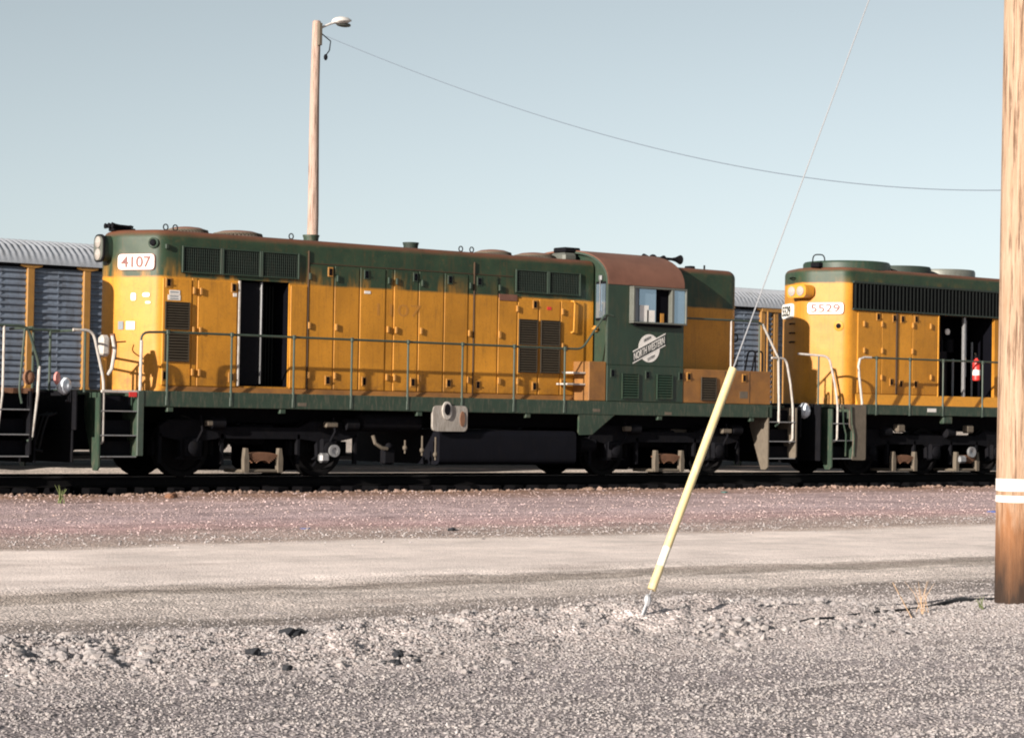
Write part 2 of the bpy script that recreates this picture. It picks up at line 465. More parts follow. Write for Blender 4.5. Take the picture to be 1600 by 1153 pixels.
ramp = g.n('ValToRGB'); g.put(ramp.inputs[0], g.rng(yy, 6, 42))
cr = ramp.color_ramp; stops = [
    (6.0, (.295, .27, .27)), (10.6, (.29, .265, .267)), (11.3, (.49, .445, .43)), (13.5, (.54, .49, .468)), (13.95, (.35, .315, .302)),
    (14.7, (.33, .295, .27)), (15.1, (.66, .595, .55)), (16.3, (.68, .615, .565)), (16.65, (.40, .355, .315)), (17.1, (.42, .37, .33)), (17.5, (.76, .685, .635)),
    (22.3, (.78, .70, .645)), (22.8, (.47, .39, .345)), (24.6, (.45, .35, .325)), (25.6, (.50, .35, .345)), (27.6, (.49, .39, .40)), (30.2, (.46, .36, .36)), (31.6, (.30, .195, .145)),
    (33.5, (.24, .155, .12)), (37.6, (.50, .44, .36)), (41.0, (.52, .46, .40))]
while len(cr.elements) < len(stops): cr.elements.new(.5)
for e, (yv, c_) in zip(cr.elements, stops): e.position = (yv - 6) / 36; e.color = (*c_, 1)
# NOTE the dark bed is keyed on the true Y so that it follows the track
bed = g.math('MULTIPLY', g.rng(g.math('ADD', g.math('ADD', y, g.math('MULTIPLY', x, .045)), g.math('MULTIPLY', wob2, .12)), 33.10, 33.20), g.rng(y, 37.3, 37.0))
bed = g.math('ADD', bed, g.math('MULTIPLY', g.rng(y, 46, 47), g.rng(y, 60, 59)), clamp=True)
c = g.mix(bed, ramp.outputs[0], (.0045, .0045, .006))
sm = g.n('TexVoronoi'); g.put(sm.inputs['Vector'], g.pos()); sm.inputs['Scale'].default_value = 42
sep = g.n('SeparateColor'); g.put(sep.inputs[0], sm.outputs['Color'])
sp1 = g.rng(sep.outputs[0], 0, 1, .55, 1.35)
soft = g.math('MULTIPLY', g.rng(yy, 17.3, 18.3), g.rng(yy, 22.9, 22.3))           # the packed road is smooth
fac = g.mix(soft, (1, 1, 1), (.35, .35, .35))
spk = g.math('ADD', 1., g.math('MULTIPLY', g.math('SUBTRACT', sp1, 1.), g.rng(soft, 0, 1, 1, .18)))
c = g.mul(c, spk)
mid = g.rng(g.noise(1.1, 6, .68), .3, .7, .78, 1.18)
c = g.mul(c, mid)
fine = g.rng(g.noise(38, 4, .7), .3, .7, .82, 1.15)
c = g.mul(c, fine)
trk = g.noise(1.6, 5, .62, g.scaled((.10, 1.7, 1)))                 # wheel tracks running along the yard
c = g.mul(c, g.math('ADD', 1., g.math('MULTIPLY', g.math('SUBTRACT', g.rng(trk, .33, .67, .72, 1.16), 1.), g.rng(soft, 0, 1, 1, .25))))
pat = g.rng(g.noise(.45, 5, .6, g.scaled((.5, 1.6, 1))), .56, .66, 0, .30)
c = g.mix(pat, c, (.32, .25, .22))
c = g.mix(1.0, c, (1.02, .975, .985), 'MULTIPLY')
g.put(b.inputs['Base Color'], c); b.inputs['Roughness'].default_value = .95; b.inputs['Specular IOR Level'].default_value = .15
hh = g.math('ADD', g.math('MULTIPLY', sm.outputs['Distance'], -1.2), g.math('MULTIPLY', g.noise(55, 3, .7), .8))
bp = g.n('Bump'); g.put(bp.inputs['Height'], hh); bp.inputs['Distance'].default_value = .022; g.put(bp.inputs['Strength'], g.rng(soft, 0, 1, .7, .22))
g.put(b.inputs['Normal'], bp.outputs[0])
M['ground'] = m_
gme = np_mesh('ground', vv, quads, m_)
ground = bpy.data.objects.new('ground', gme); COL.objects.link(ground); tag(ground, 'pale gravel and packed dirt yard ground', 'ground', kind='structure')

# loose stones: each a little lump of its own, far too many to count
def stone_mat(name, cols):
    m_, t, b = newmat(name); g = G(t)
    att = g.n('Attribute'); att.attribute_name = 'tone'
    rp = g.n('ValToRGB'); g.put(rp.inputs[0], att.outputs['Fac'])
    while len(rp.color_ramp.elements) < len(cols): rp.color_ramp.elements.new(.5)
    for i, (e, c_) in enumerate(zip(rp.color_ramp.elements, cols)): e.position = i / (len(cols) - 1); e.color = (*c_, 1)
    g.put(b.inputs['Base Color'], g.mul(rp.outputs[0], g.rng(g.noise(60, 3), .3, .7, .8, 1.2)))
    b.inputs['Roughness'].default_value = .9; b.inputs['Specular IOR Level'].default_value = .2
    return m_
M['stone'] = stone_mat('mixed gravel stone', [(.12, .109, .113), (.23, .21, .213), (.30, .273, .275), (.32, .285, .275), (.365, .337, .335), (.45, .42, .415)])
M['stone_pink'] = stone_mat('pink ballast stone', [(.24, .18, .175), (.38, .29, .285), (.46, .36, .36), (.42, .31, .28), (.54, .45, .45)])
M['stone_brown'] = stone_mat('brown clod', [(.10, .065, .05), (.19, .125, .095), (.25, .17, .14), (.32, .24, .21)])
PHI_G = (1 + 5 ** .5) / 2
ICO = np.array([(-1, PHI_G, 0), (1, PHI_G, 0), (-1, -PHI_G, 0), (1, -PHI_G, 0), (0, -1, PHI_G), (0, 1, PHI_G), (0, -1, -PHI_G), (0, 1, -PHI_G), (PHI_G, 0, -1), (PHI_G, 0, 1), (-PHI_G, 0, -1), (-PHI_G, 0, 1)]) / 1.9
ICF = np.array([(0, 11, 5), (0, 5, 1), (0, 1, 7), (0, 7, 10), (0, 10, 11), (1, 5, 9), (5, 11, 4), (11, 10, 2), (10, 7, 6), (7, 1, 8), (3, 9, 4), (3, 4, 2), (3, 2, 6), (3, 6, 8), (3, 8, 9), (4, 9, 5), (2, 4, 11), (6, 2, 10), (8, 6, 7), (9, 8, 1)])
OCT = np.array([(1, 0, 0), (-1, 0, 0), (0, 1, 0), (0, -1, 0), (0, 0, 1), (0, 0, -1)], float)
OCF = np.array([(0, 2, 4), (2, 1, 4), (1, 3, 4), (3, 0, 4), (2, 0, 5), (1, 2, 5), (3, 1, 5), (0, 3, 5)])
def stones(name, P, size, mat_, label, base=ICO, fc=ICF, sink=.2):
    n = len(P); k = len(base)
    q = rng.normal(size=(n, 4)); q /= np.linalg.norm(q, axis=1, keepdims=True)
    w_, a, b_, c_ = q.T
    R = np.stack([1 - 2 * (b_ * b_ + c_ * c_), 2 * (a * b_ - c_ * w_), 2 * (a * c_ + b_ * w_), 2 * (a * b_ + c_ * w_), 1 - 2 * (a * a + c_ * c_), 2 * (b_ * c_ - a * w_), 2 * (a * c_ - b_ * w_), 2 * (b_ * c_ + a * w_), 1 - 2 * (a * a + b_ * b_)], -1).reshape(n, 3, 3)
    V = base[None] * (1 + rng.uniform(-.28, .28, (n, k, 1))) * rng.uniform(.6, 1.15, (n, 1, 3)) * size[:, None, None]
    V = np.einsum('nij,nkj->nki', R, V); V[:, :, 2] *= .75
    V = V + P[:, None, :]; V[:, :, 2] += (size * (.5 - sink))[:, None] * .6
    Fc = (fc[None] + (np.arange(n) * k)[:, None, None]).reshape(-1, 3)
    me = np_mesh(name, V.reshape(-1, 3), Fc, mat_, False)
    at = me.attributes.new('tone', 'FLOAT', 'POINT')
    tn = np.clip(rng.beta(3.2, 3.0, n), 0, 1)
    at.data.foreach_set('value', np.repeat(tn, k).astype(np.float32))
    o = bpy.data.objects.new(name, me); COL.objects.link(o); tag(o, label, 'gravel', kind='stuff')
    return o
def wedge(n, y0, y1, a0=.30, a1=1.45):
    Y = np.sqrt(rng.uniform(y0 ** 2, y1 ** 2, n)); X = Y * rng.uniform(a0, a1, n)
    return X, Y
X, Y = wedge(105000, 6.2, 15.0)
keep = ~((Y > 13.6) & (rng.random(len(X)) < .75)); X, Y = X[keep], Y[keep]
sz_ = rng.gamma(3., .0036, len(X)) + .006
stones('gravel', np.stack([X, Y, gz(X, Y)], -1), np.clip(sz_ * .55, .004, .017), M['stone'], 'small grey gravel strewn over the near ground', OCT, OCF, .25)
X = rng.uniform(3.5, 15.5, 30000); Y = berm_y(X) + rng.normal(0, .62, len(X))
cl = fbm(X, Y, .9, 3, 70); keep = (cl > -.18) & (rng.random(len(X)) < np.clip((16 - X) / 3, 0, 1)); X, Y = X[keep], Y[keep]
sz_ = rng.gamma(1.8, .0065, len(X)) + .006
stones('coarse_gravel', np.stack([X, Y, gz(X, Y)], -1), np.clip(sz_ * .55, .004, .021), M['stone'], 'coarse loose stones along the low gravel ridge', sink=.25)
X = rng.uniform(4.0, 13.5, 5200); Y = berm_y(X) + rng.normal(-.1, .55, len(X))
cl = fbm(X, Y, 1.3, 3, 170); keep = cl > .10; X, Y = X[keep], Y[keep]
stones('ridge_rubble', np.stack([X, Y, gz(X, Y)], -1), np.clip(rng.gamma(2.0, .009, len(X)) + .010, 0, .045), M['stone'], 'clusters of larger broken stone on the low gravel ridge', sink=.35)
X = rng.uniform(8, 48, 7000); Y = rng.normal(23.7, .60, len(X)); 
stones('verge_gravel', np.stack([X, Y, gz(X, Y)], -1), np.clip(rng.gamma(2.2, .004, len(X)) + .004, 0, .03), M['stone'], 'loose stones along the far edge of the dirt road', OCT, OCF, .25)
X = rng.uniform(11, 48, 15000); Y = rng.uniform(24.5, 32.3, len(X))
stones('pink_ballast', np.stack([X, Y, gz(X, Y)], -1), np.clip(rng.gamma(2.5, .0035, len(X)) + .004, 0, .03), M['stone_pink'], 'pinkish crushed stone beside the track', OCT, OCF, .25)
X = rng.uniform(12, 48, 2600); Y = edge_y(X) - .10 + rng.normal(0, .10, len(X))
stones('edge_clods', np.stack([X, Y, gz(X, Y)], -1), np.clip(rng.gamma(2.2, .010, len(X)) + .006, 0, .06), M['stone_brown'], 'brown clods along the edge of the dark track bed', sink=.3)

# ------------------------------------------------------------------ railway track
def rail_track(yc, x0, x1, label, ties=True):
    tr = thing('railway_track', ((x0 + x1) / 2, yc, -.2), label, 'railway track')
    for s in (-1, 1):
        yr = yc + s * .755
        prof = [(-.07, -.172), (.07, -.172), (.07, -.16), (.012, -.145), (.010, -.045), (.036, -.035), (.036, -.006), (.028, 0), (-.028, 0), (-.036, -.006), (-.036, -.035), (-.010, -.045), (-.012, -.145), (-.07, -.16)]
        rl = part('rail', MB().prism([(yr + a, b) for a, b in prof], 'x', x0, x1), M['railsteel'], tr)
        part('rail_head', MB().box(x0, x1, yr - .026, yr + .026, -.002, .002), M['railhead'], rl)
    if ties:
        tm = MB().box(-.115, .115, -1.3, 1.3, -.18, 0, .012).mesh('tie', M['tie'])
        k = x0 + .3
        while k < x1 - .2:
            place('tie', tm, (k + random.uniform(-.03, .03), yc + random.uniform(-.05, .05), -.172), tr, (0, 0, random.uniform(-.02, .02)))
            k += .52
    return tr
rail_track(YC, 6, 62, 'railway track under the yellow locomotives')
rail_track(53.5, -6, 82, 'railway track under the covered auto carriers', False)

# ------------------------------------------------------------------ locomotive pieces
def hood_outline(x0, x1, hw, inset, dl, dr, cw):
    """plan of a hood; dl / dr: how far the wedge-shaped end bulges out (None: square end inside a cab)"""
    h_ = hw - inset; P = []; R = []
    if dl is not None:
        P += [(x0 - dl + inset, YC + cw), (x0 - dl + inset, YC - cw), (x0 + inset * .4, YC - h_)]; R += [.25, .25, .16]
    else:
        P += [(x0, YC + h_), (x0, YC - h_)]; R += [0, 0]
    if dr is not None:
        P += [(x1 - inset * .4, YC - h_), (x1 + dr - inset, YC - cw), (x1 + dr - inset, YC + cw), (x1 - inset * .4, YC + h_)]; R += [.16, .25, .25, .16]
    else:
        P += [(x1, YC - h_), (x1, YC + h_)]; R += [0, 0]
    if dl is not None:
        P += [(x0 + inset * .4, YC + h_)]; R += [.16]
    return fillet(P, R, 5)
def hood_shell(mb, x0, x1, hw, z0, z1, r, dl=None, dr=None, cw=.2):
    rings = [[(a, b, z0) for a, b in hood_outline(x0, x1, hw, 0, dl, dr, cw)]]
    for k in range(7):
        t = k / 6 * math.pi / 2
        rings.append([(a, b, z1 - r + r * math.sin(t)) for a, b in hood_outline(x0, x1, hw, r * (1 - math.cos(t)), dl, dr, cw)])
    mb.loft(rings)

HINGE = MB().box(-.022, .022, -.034, .006, -.06, .06, .006).mesh('hinge', M['hinge'])
HINGE_G = MB().box(-.022, .022, -.034, .006, -.06, .06, .006).mesh('hinge', M['green'])
_l = MB().box(-.055, .055, -.012, .006, -.085, .085, .004)
LATCH_Y = _l.mesh('latch', M['hinge'])
_k = MB().box(-.030, .030, -.020, -.006, -.062, .062, .004); _k.box(-.012, .020, -.036, -.010, -.03, .0, .004)
LATCH_K = _k.mesh('latch_recess', M['black'])
LATCH_G = MB().box(-.055, .055, -.012, .006, -.085, .085, .004).mesh('latch', M['green'])
def latch(loc, parent, green=False):
    o = place('latch', LATCH_G if green else LATCH_Y, loc, parent)
    place('latch', LATCH_K, loc, parent)
    return o
def louvre(x0, x1, z0, z1, yf, parent, n=10, mat_='louvre'):
    mb = MB().box(x0, x1, yf - .004, yf + .008, z0, z1)
    part('louvre_backing', mb, M['black'], parent)
    mb = MB(); st = (z1 - z0) / n
    for k in range(n):
        a = z0 + st * k
        mb.add([(x0 + .012, yf - .032, a + st * .10), (x1 - .012, yf - .032, a + st * .10), (x1 - .012, yf - .008, a + st * .88), (x0 + .012, yf - .008, a + st * .88),
                (x0 + .012, yf - .026, a + st * .02), (x1 - .012, yf - .026, a + st * .02), (x1 - .012, yf - .002, a + st * .80), (x0 + .012, yf - .002, a + st * .80)],
               [(0, 1, 2, 3), (7, 6, 5, 4), (0, 4, 5, 1), (1, 5, 6, 2), (2, 6, 7, 3), (3, 7, 4, 0)])
    for xx in (x0, x1 - .014): mb.box(xx, xx + .014, yf - .030, yf, z0 - .012, z1 + .012)
    mb.box(x0 + .014, x1 - .014, yf - .030, yf, z1, z1 + .012); mb.box(x0 + .014, x1 - .014, yf - .030, yf, z0 - .012, z0)
    part('louvre', mb, M[mat_], parent)['kind'] = 'stuff'
def door_panel(x0, x1, z0, z1, root, mat_, yf=None, gap=.007, proud=.022, name='hood_door'):
    yf = HP if yf is None else yf
    return part(name, MB().box(x0 + gap, x1 - gap, yf - proud, yf + .02, z0, z1, .008), mat_, root)
def handrail(pts, root, mat_, r=.021, name='handrail'):
    """a bent pipe; corners are rounded"""
    P = [Vector(p) for p in pts]; out = [P[0]]
    for i in range(1, len(P) - 1):
        a, p, b = P[i - 1], P[i], P[i + 1]; d = min(.14, (a - p).length * .45, (b - p).length * .45)
        p0 = p + (a - p).normalized() * d; p1 = p + (b - p).normalized() * d
        for k in range(5):
            t = k / 4; out.append(p0 * (1 - t) ** 2 + p * 2 * t * (1 - t) + p1 * t * t)
    out.append(P[-1])
    return part(name, MB().tube(out, r, 8), mat_, root)
_s = MB().cyl((0, 0, 0), (0, 0, 1.0), .019, n=8)
_s.box(-.028, .028, -.028, .03, .97, 1.045, .008); _s.box(-.030, .030, -.02, .05, -.22, -.05, .008); _s.cyl((0, 0, -.12), (0, 0, .05), .026, n=8)
STAN = _s.mesh('stanchion', M['rail_green'])
def wheel_mesh():
    prof = [(.10, -.05), (.19, -.05), (.20, -.02), (.40, .0), (.43, -.065), (.508, -.065), (.512, .0), (.515, .045), (.545, .055), (.540, .075), (.43, .075), (.40, .03), (.20, .03), (.18, .06), (.05, .06)]
    return MB().lathe((0, 0, 0), (0, 1, 0), prof, 40).mesh('wheel', M['wheelsteel'])
WHEEL = wheel_mesh()
JBOX = MB().box(-.16, .16, -.14, .06, -.17, .17, .03)
JBOX.lathe((0, -.14, 0), (0, -1, 0), [(.12, 0), (.12, .03), (.09, .05), (.0, .05)], 16)
JBOX = JBOX.mesh('journal_box', M['dark'])
def truck(xc, axles, root):
    """outside-frame power truck: side frames, pedestals, journal boxes, leaf spring hung between two links, brake cylinders"""
    half = max(axles)
    tr = part('truck', MB().box(xc - half - .25, xc + half + .25, YC - .55, YC + .55, .55, .80, .03).box(xc - .35, xc + .35, YC - 1.05, YC + 1.05, .66, .90, .04), M['dark'], root)
    for a in axles:                                       # traction motors hang low between the wheels
        sgn = -1 if a > 0 or (a == 0) else 1
        part('traction_motor', MB().box(xc + a + sgn * .12, xc + a + sgn * .95, YC - .62, YC + .62, .10, .72, .08).cyl((xc + a, YC - .75, .508), (xc + a, YC + .75, .508), .10, n=12), M['black'], tr)
    for s in (-1, 1):
        yf = YC + s * 1.10
        top = [(-half - .62, .86), (-half - .50, .98), (-half + .30, .98)]
        low = [(half - .22, .62), (half - .20, .40), (half + .20, .40), (half + .22, .62), (half + .55, .66)]
        pts = [(-half - .62, .70), (-half - .22, .62), (-half - .20, .36), (-half - .30, .33), (-half - .30, .30), (-half + .30, .30), (-half + .20, .36), (-half + .22, .62), (-half + .52, .66)]
        poly = [(xc + a, b) for a, b in pts]
        for ax_ in sorted(axles)[1:-1]:
            poly += [(xc + ax_ - .35, .66), (xc + ax_ - .22, .60), (xc + ax_ - .2, .32), (xc + ax_ + .2, .32), (xc + ax_ + .22, .60), (xc + ax_ + .35, .66)]
        poly += [(xc + half - .52, .66), (xc + half - .22, .62), (xc + half - .20, .36), (xc + half - .30, .30), (xc + half + .30, .30), (xc + half + .20, .36), (xc + half + .22, .62), (xc + half + .62, .70),
                 (xc + half + .62, .86), (xc + half + .45, .97), (xc + half - .35, .97), (xc + half - .6, .86), (xc - half + .6, .86), (xc - half + .35, .97), (xc - half - .45, .97), (xc - half - .62, .86)]
        part('side_frame', MB().prism(poly, 'y', yf - .06, yf + .06), M['dark'], tr)
        for a in axles:
            o = place('wheel', WHEEL, (xc + a, YC + s * .78, .508), tr, (0, 0, 0 if s < 0 else math.pi))
            place('journal_box', JBOX, (xc + a, yf - s * 0 + (-.0 if s < 0 else 0), .50), tr, (0, 0, 0 if s < 0 else math.pi))
        for a in axles:                                   # brake cylinders on the frame's top and the shoe hangers
            for e in (-1, 1):
                mb = MB().box(xc + a + e * .60 - .035, xc + a + e * .60 + .035, yf - .06, yf + .02, .22, .75, .01)
                mb.box(xc + a + e * .565 - .04, xc + a + e * .565 + .04, YC + s * .70, YC + s * .86, .36, .62, .015)
                part('brake_hanger', mb, M['dark'], tr)
            if s < 0:
                part('brake_cylinder', MB().lathe((xc + a + .33, yf - .10, .92), (1, 0, 0), [(.05, -.02), (.11, 0), (.11, .26), (.06, .28)], 16), M['dark'], tr)
        gaps = sorted(axles)
        for c_ in [(p + q) / 2 for p, q in zip(gaps, gaps[1:])]:
            lx = min(.34, (gaps[1] - gaps[0]) / 2 - .3)
            for e in (-1, 1):
                mb = MB().prism([(xc + c_ + e * lx - .045, .08), (xc + c_ + e * lx + .045, .08), (xc + c_ + e * lx + .05, .30), (xc + c_ + e * lx + .02, .50), (xc + c_ + e * lx - .03, .50), (xc + c_ + e * lx - .05, .30)], 'y', yf - .17, yf - .07)
                part('swing_link', mb, M['dust'], tr)
            mb = MB()
            for k in range(6):
                L = lx - .03 - k * .035
                arc = [(xc + c_ + L * (j / 5 - 1), .43 - k * .024 - .05 * (abs(j / 5 - 1)) ** 2) for j in range(11)]
                mb.prism(arc + [(p, q - .018) for p, q in reversed(arc)], 'y', yf - .15, yf + .05)
            part('leaf_spring', mb, M['rusty'], tr)
            part('spring_plank', MB().box(xc + c_ - lx - .08, xc + c_ + lx + .08, yf - .14, yf + .5, .07, .13, .02), M['dust'], tr)
    return tr
def coupler(x, dirx, root):
    mb = MB().box(x, x + dirx * .55, YC - .10, YC + .10, .72, .98, .03)
    mb.box(x + dirx * .45, x + dirx * .72, YC - .17, YC + .14, .66, 1.04, .05)
    mb.box(x + dirx * .62, x + dirx * .82, YC + .02, YC + .16, .70, 1.0, .04)
    part('coupler', mb, M['dark'], root)
    for k, (yo, drop) in enumerate(((-.45, .55), (-.62, .45), (-.78, .5))):
        pts = [(x, YC + yo, 1.05), (x + dirx * .16, YC + yo, 1.0), (x + dirx * .25, YC + yo - .02, .75), (x + dirx * .30, YC + yo + .02, .95 - drop), (x + dirx * .44, YC + yo, .42)]
        part('air_hose', MB().tube(pts, .022, 8), M['rubber'], root)
def stepwell(xa, xb, root, levels, side=-1, face='green_sill'):
    """corner steps: two side plates, treads, risers behind"""
    yo, yi = YC + side * 1.5, YC + side * .95
    for xx, zb in ((xa, .12), (xb, .33)):
        poly = [(yo, 1.40), (yo, zb + .05), (yo - side * .06, zb), (yo - side * .2, zb), (yi, 1.0), (yi, 1.40)]
        part('step_side_plate', MB().prism(poly, 'x', xx - .015, xx + .015), M[face], root)
    for k, z_ in enumerate(levels):
        part('step_tread', MB().box(xa + .018, xb - .018, yo - side * (-.0), yo - side * .26, z_ - .022, z_, .006), M['steel'], root)
        part('step_riser', MB().box(xa + .018, xb - .018, yo - side * .24, yo - side * .26, z_ + .002, z_ + .24), M['tank'], root)
def number_board(c, ux, w_, h_, txt, root, hgt=None, proud=.035, rim_m='red', ink='red'):
    """white board with rounded corners and a thin red rim; c: middle, ux: reading direction"""
    ux = Vector(ux).normalized(); nn = Vector((ux.y, -ux.x, 0)); c = Vector(c)
    def plate(w1, h1, d0, d1):
        pl = fillet([(-w1 / 2, -h1 / 2), (w1 / 2, -h1 / 2), (w1 / 2, h1 / 2), (-w1 / 2, h1 / 2)], min(w1, h1) * .28, 5)
        mk = lambda d: [tuple(c + ux * a + Vector((0, 0, b)) + nn * d) for a, b in pl]
        return MB().loft([mk(d0), mk(d1)])
    rim = part('number_board', plate(w_ + .025, h_ + .025, -.08, proud - .012), M[rim_m], root)
    part('board_face', plate(w_, h_, 0, proud), M['board'], rim)
    text_part('number', txt, w_ * .82, hgt or h_ * .74, M[ink], c + nn * (proud + .006), ux, (0, 0, 1), rim, bold=.016)
def fan(x, r, z, root, h_=.10, sidemat='green', topmat='dark'):
    f_ = part('cooling_fan', MB().lathe((x, YC, z - .03), (0, 0, 1), [(r, 0), (r, h_ * .8), (r * .97, h_), (r * .90, h_), (r * .90, h_ * .5), (.02, h_ * .5)], 32), M[sidemat], root)
    mb = MB()
    for k in range(6):
        rr = r * (.25 + .12 * k); zz = z + h_ * .55 + .06 * (1 - (rr / r) ** 2)
        mb.tube([(x + rr * math.cos(a * math.pi / 12), YC + rr * math.sin(a * math.pi / 12), zz) for a in range(25)], .010, 5)
    for k in range(12):
        a = k * math.pi / 6
        mb.tube([(x + r * .95 * math.cos(a), YC + r * .95 * math.sin(a), z + h_ * .6), (x + r * .5 * math.cos(a), YC + r * .5 * math.sin(a), z + h_ * .55 + .05), (x, YC, z + h_ * .55 + .065)], .010, 5)
    mb.lathe((x, YC, z + h_ * .55 + .04), (0, 0, 1), [(r * .2, 0), (r * .2, .03), (.01, .035)], 16)
    part('fan_guard', mb, M[topmat], f_)
    return f_
def sill_frame(x0, x1, root, matname='green_sill', z0=1.18, z1=1.45):
    part('side_sill', MB().box(x0, x1, YC - 1.5, YC - 1.40, z0, z1, .012), M[matname], root)
    part('side_sill', MB().box(x0, x1, YC + 1.40, YC + 1.5, z0, z1, .012), M[matname], root)
    part('walkway_deck', MB().box(x0, x1, YC - 1.395, YC + 1.395, z1 - .05, z1 - .004), M['rusty'], root)
    part('underframe', MB().box(x0 + 1.0, x1 - 1.0, YC - .62, YC + .62, .92, z1 - .06, .03), M['dark'], root)

# ================================================================== first locomotive, number 4107
L1 = thing('locomotive', (24.7, YC, 0), 'worn yellow and green diesel locomotive numbered 4107 with arched rusty cab roof', 'locomotive', 'diesel locomotives coupled in a row')
ZR = 4.20
OX0, OX1, OZ0, OZ1 = hx(372), hx(451), 1.57, hz(372, 437)
mb = MB()
hood_shell(mb, 18.04, OX0, 1.0, 1.446, ZR, .17, dl=.50)
hood_shell(mb, OX0, OX1, 1.0, OZ1, ZR, .17)
mb.box(OX0, OX1, YC - 1.0, YC + 1.0, 1.446, OZ0)
mb.box(OX0, OX1, YC - .30, YC + 1.0, OZ0, OZ1)
hood_shell(mb, OX1, 27.55, 1.0, 1.446, ZR, .17)
hood = part('hood', mb, M['paint'], L1, 'long hood with worn yellow sides and green top')
part('bay_lining', MB().box(OX0 + .005, OX1 - .005, YC - .34, YC - .305, OZ0, OZ1).box(OX0 + .004, OX0 + .012, YC - .97, YC - .35, OZ0, OZ1).box(OX1 - .012, OX1 - .004, YC - .97, YC - .35, OZ0, OZ1)
     .box(OX0 + .014, OX1 - .014, YC - .97, YC - .35, OZ1 - .010, OZ1 - .002).box(OX0 + .014, OX1 - .014, YC - .97, YC - .35, OZ0 + .002, OZ0 + .008), M['black'], L1)
# in the open bay: a swung-in dark door with pale edge, cross bars and pipes
xm = hx(411)
op = part('hood_door', MB().box(OX0 + .05, xm - .02, YC - .90, YC - .86, OZ0 + .02, OZ1 - .03, .008), M['tank'], L1, 'dark inner door in the open engine bay')
part('door_edge', MB().box(xm - .018, xm + .008, YC - .95, YC - .88, OZ0 + .9, OZ1 - .02, .004).box(xm - .010, xm + .003, YC - .94, YC - .89, OZ0 + .05, OZ0 + .9), M['steel'], op)
part('door_post', MB().box(OX0 - .012, OX0 + .022, YC - 1.03, YC - .97, OZ0, OZ1 - .02, .004), M['white'], L1)
mb = MB()
for k in range(7): mb.cyl((xm + .04 + k * .065, YC - .60, OZ0 + .02), (xm + .04 + k * .065, YC - .60, OZ1 - .05), .017, n=6)
part('radiator_tube', mb, M['rib'], L1)['kind'] = 'stuff'
# short hood beyond the cab
mb = MB(); hood_shell(mb, 29.40, 31.36, 1.0, 1.446, ZR, .17, dr=.50)
part('short_hood', mb, M['paint'], L1, 'short hood end behind the cab')
for s in (1,):
    part('headlight', MB().box(31.84, 31.98, YC - .16, YC + .16, 3.62, 4.06, .05), M['dark'], L1)
# doors of the long hood
ztop = 3.76
zl = hz(300, 434); zb = 1.55
groups = [  # x0, x1 in photo pixels, top, hinge sides, latch offset
    (252, 298, 'low'), (307, 369, 'low'), (452, 478.5, 'low'),
    (481, 519.5, 'hi'), (520.5, 559.5, 'hi'), (560.5, 600.5, 'hi'), (613.5, 651.5, 'hi'), (652.5, 691.5, 'hi'), (692.5, 729.5, 'hi'),
    (739.5, 776, 'hi'), (777, 806.5, 'low'), (807.5, 839.5, 'low'), (841, 874, 'low'), (875, 912, 'low')]
DOORS = {}
for a, b_, t_ in groups:
    d = door_panel(hx(a), hx(b_), zb, (GB - .02 if t_ == 'low' else ztop), L1, M['paint'])
    DOORS[a] = d
for a, b_ in ((298.5, 306.5), (601.5, 612.5), (730.5, 738.5)):
    d = part('hood_batten', MB().box(hx(a) + .004, hx(b_) - .004, HP - .012, HP + .01, zb, (zl if a < 400 else ztop), .004), M['paint'], L1)
for px in (479.8, 740.5 - 1.5):                           # bolted roof-to-deck joints
    xx = hx(px)
    j = part('hood_joint', MB().box(xx - .009, xx + .009, HP - .030, HP + .01, 1.50, ZR - .20, .004), M['seam'], L1)
# flat hatch line under the roof and dirty skirt under the doors
part('roof_seam', MB().box(hx(482), hx(800), HP - .010, HP + .005, ztop + .012, ztop + .026), M['seam'], L1)
part('hood_skirt', MB().prism([(HP - .05, 1.45), (HP + .02, 1.45), (HP + .02, 1.54), (HP - .012, 1.54)], 'x', 18.2, 27.45), M['orange_box'], L1)
def Z3(u): return u
for u, vs_ in (((160, 305), (155, 590), (150, 878)), ((320, 318), (312, 600), (303, 882)), ((618, 330), (612, 613), (605, 890)), ((665, 335), (660, 617), (650, 893)),
               ((812, 345), (805, 622), (797, 898)), ((1092, 360), (1085, 635), (1078, 905)), ((1262, 372), (1260, 640), (1255, 912))) and ():
    pass
hl = [(479, 520), (520, 520), (603.5, 560), (614, 613), (656, 652), (731, 692), (778, 777)]
hsets = [((160, 305), (155, 590), (150, 878)), ((320, 318), (312, 600), (303, 882)), ((618, 330), (612, 613), (605, 890)), ((665, 335), (660, 617), (650, 893)),
         ((812, 345), (805, 622), (797, 898)), ((1092, 360), (1085, 635), (1078, 905)), ((1262, 372), (1260, 640), (1255, 912))]
owner = [481, 481, 560.5, 613.5, 652.5, 692.5, 777]
for hs, ow in zip(hsets, owner):
    for k, (u, v) in enumerate(hs):
        X_, Z_ = on_y(440 + u / 3.72, 350 + v / 3.72, HP)
        place('hinge', HINGE_G if k == 0 else HINGE, (X_, HP - .022, Z_), DOORS[ow])
for (u, v), ow, gr in zip([(280, 280), (490, 295), (775, 310), (975, 325), (1145, 335), (262, 908), (475, 915), (757, 920), (965, 925), (1135, 935)],
                          [481, 560.5, 613.5, 692.5, 739.5, 481, 560.5, 613.5, 692.5, 739.5], [0, 1, 1, 1, 1, 0, 0, 0, 0, 0]):
    X_, Z_ = on_y(440 + u / 3.72, 350 + v / 3.72, HP); latch((X_, HP - .022, Z_), DOORS[ow], gr)
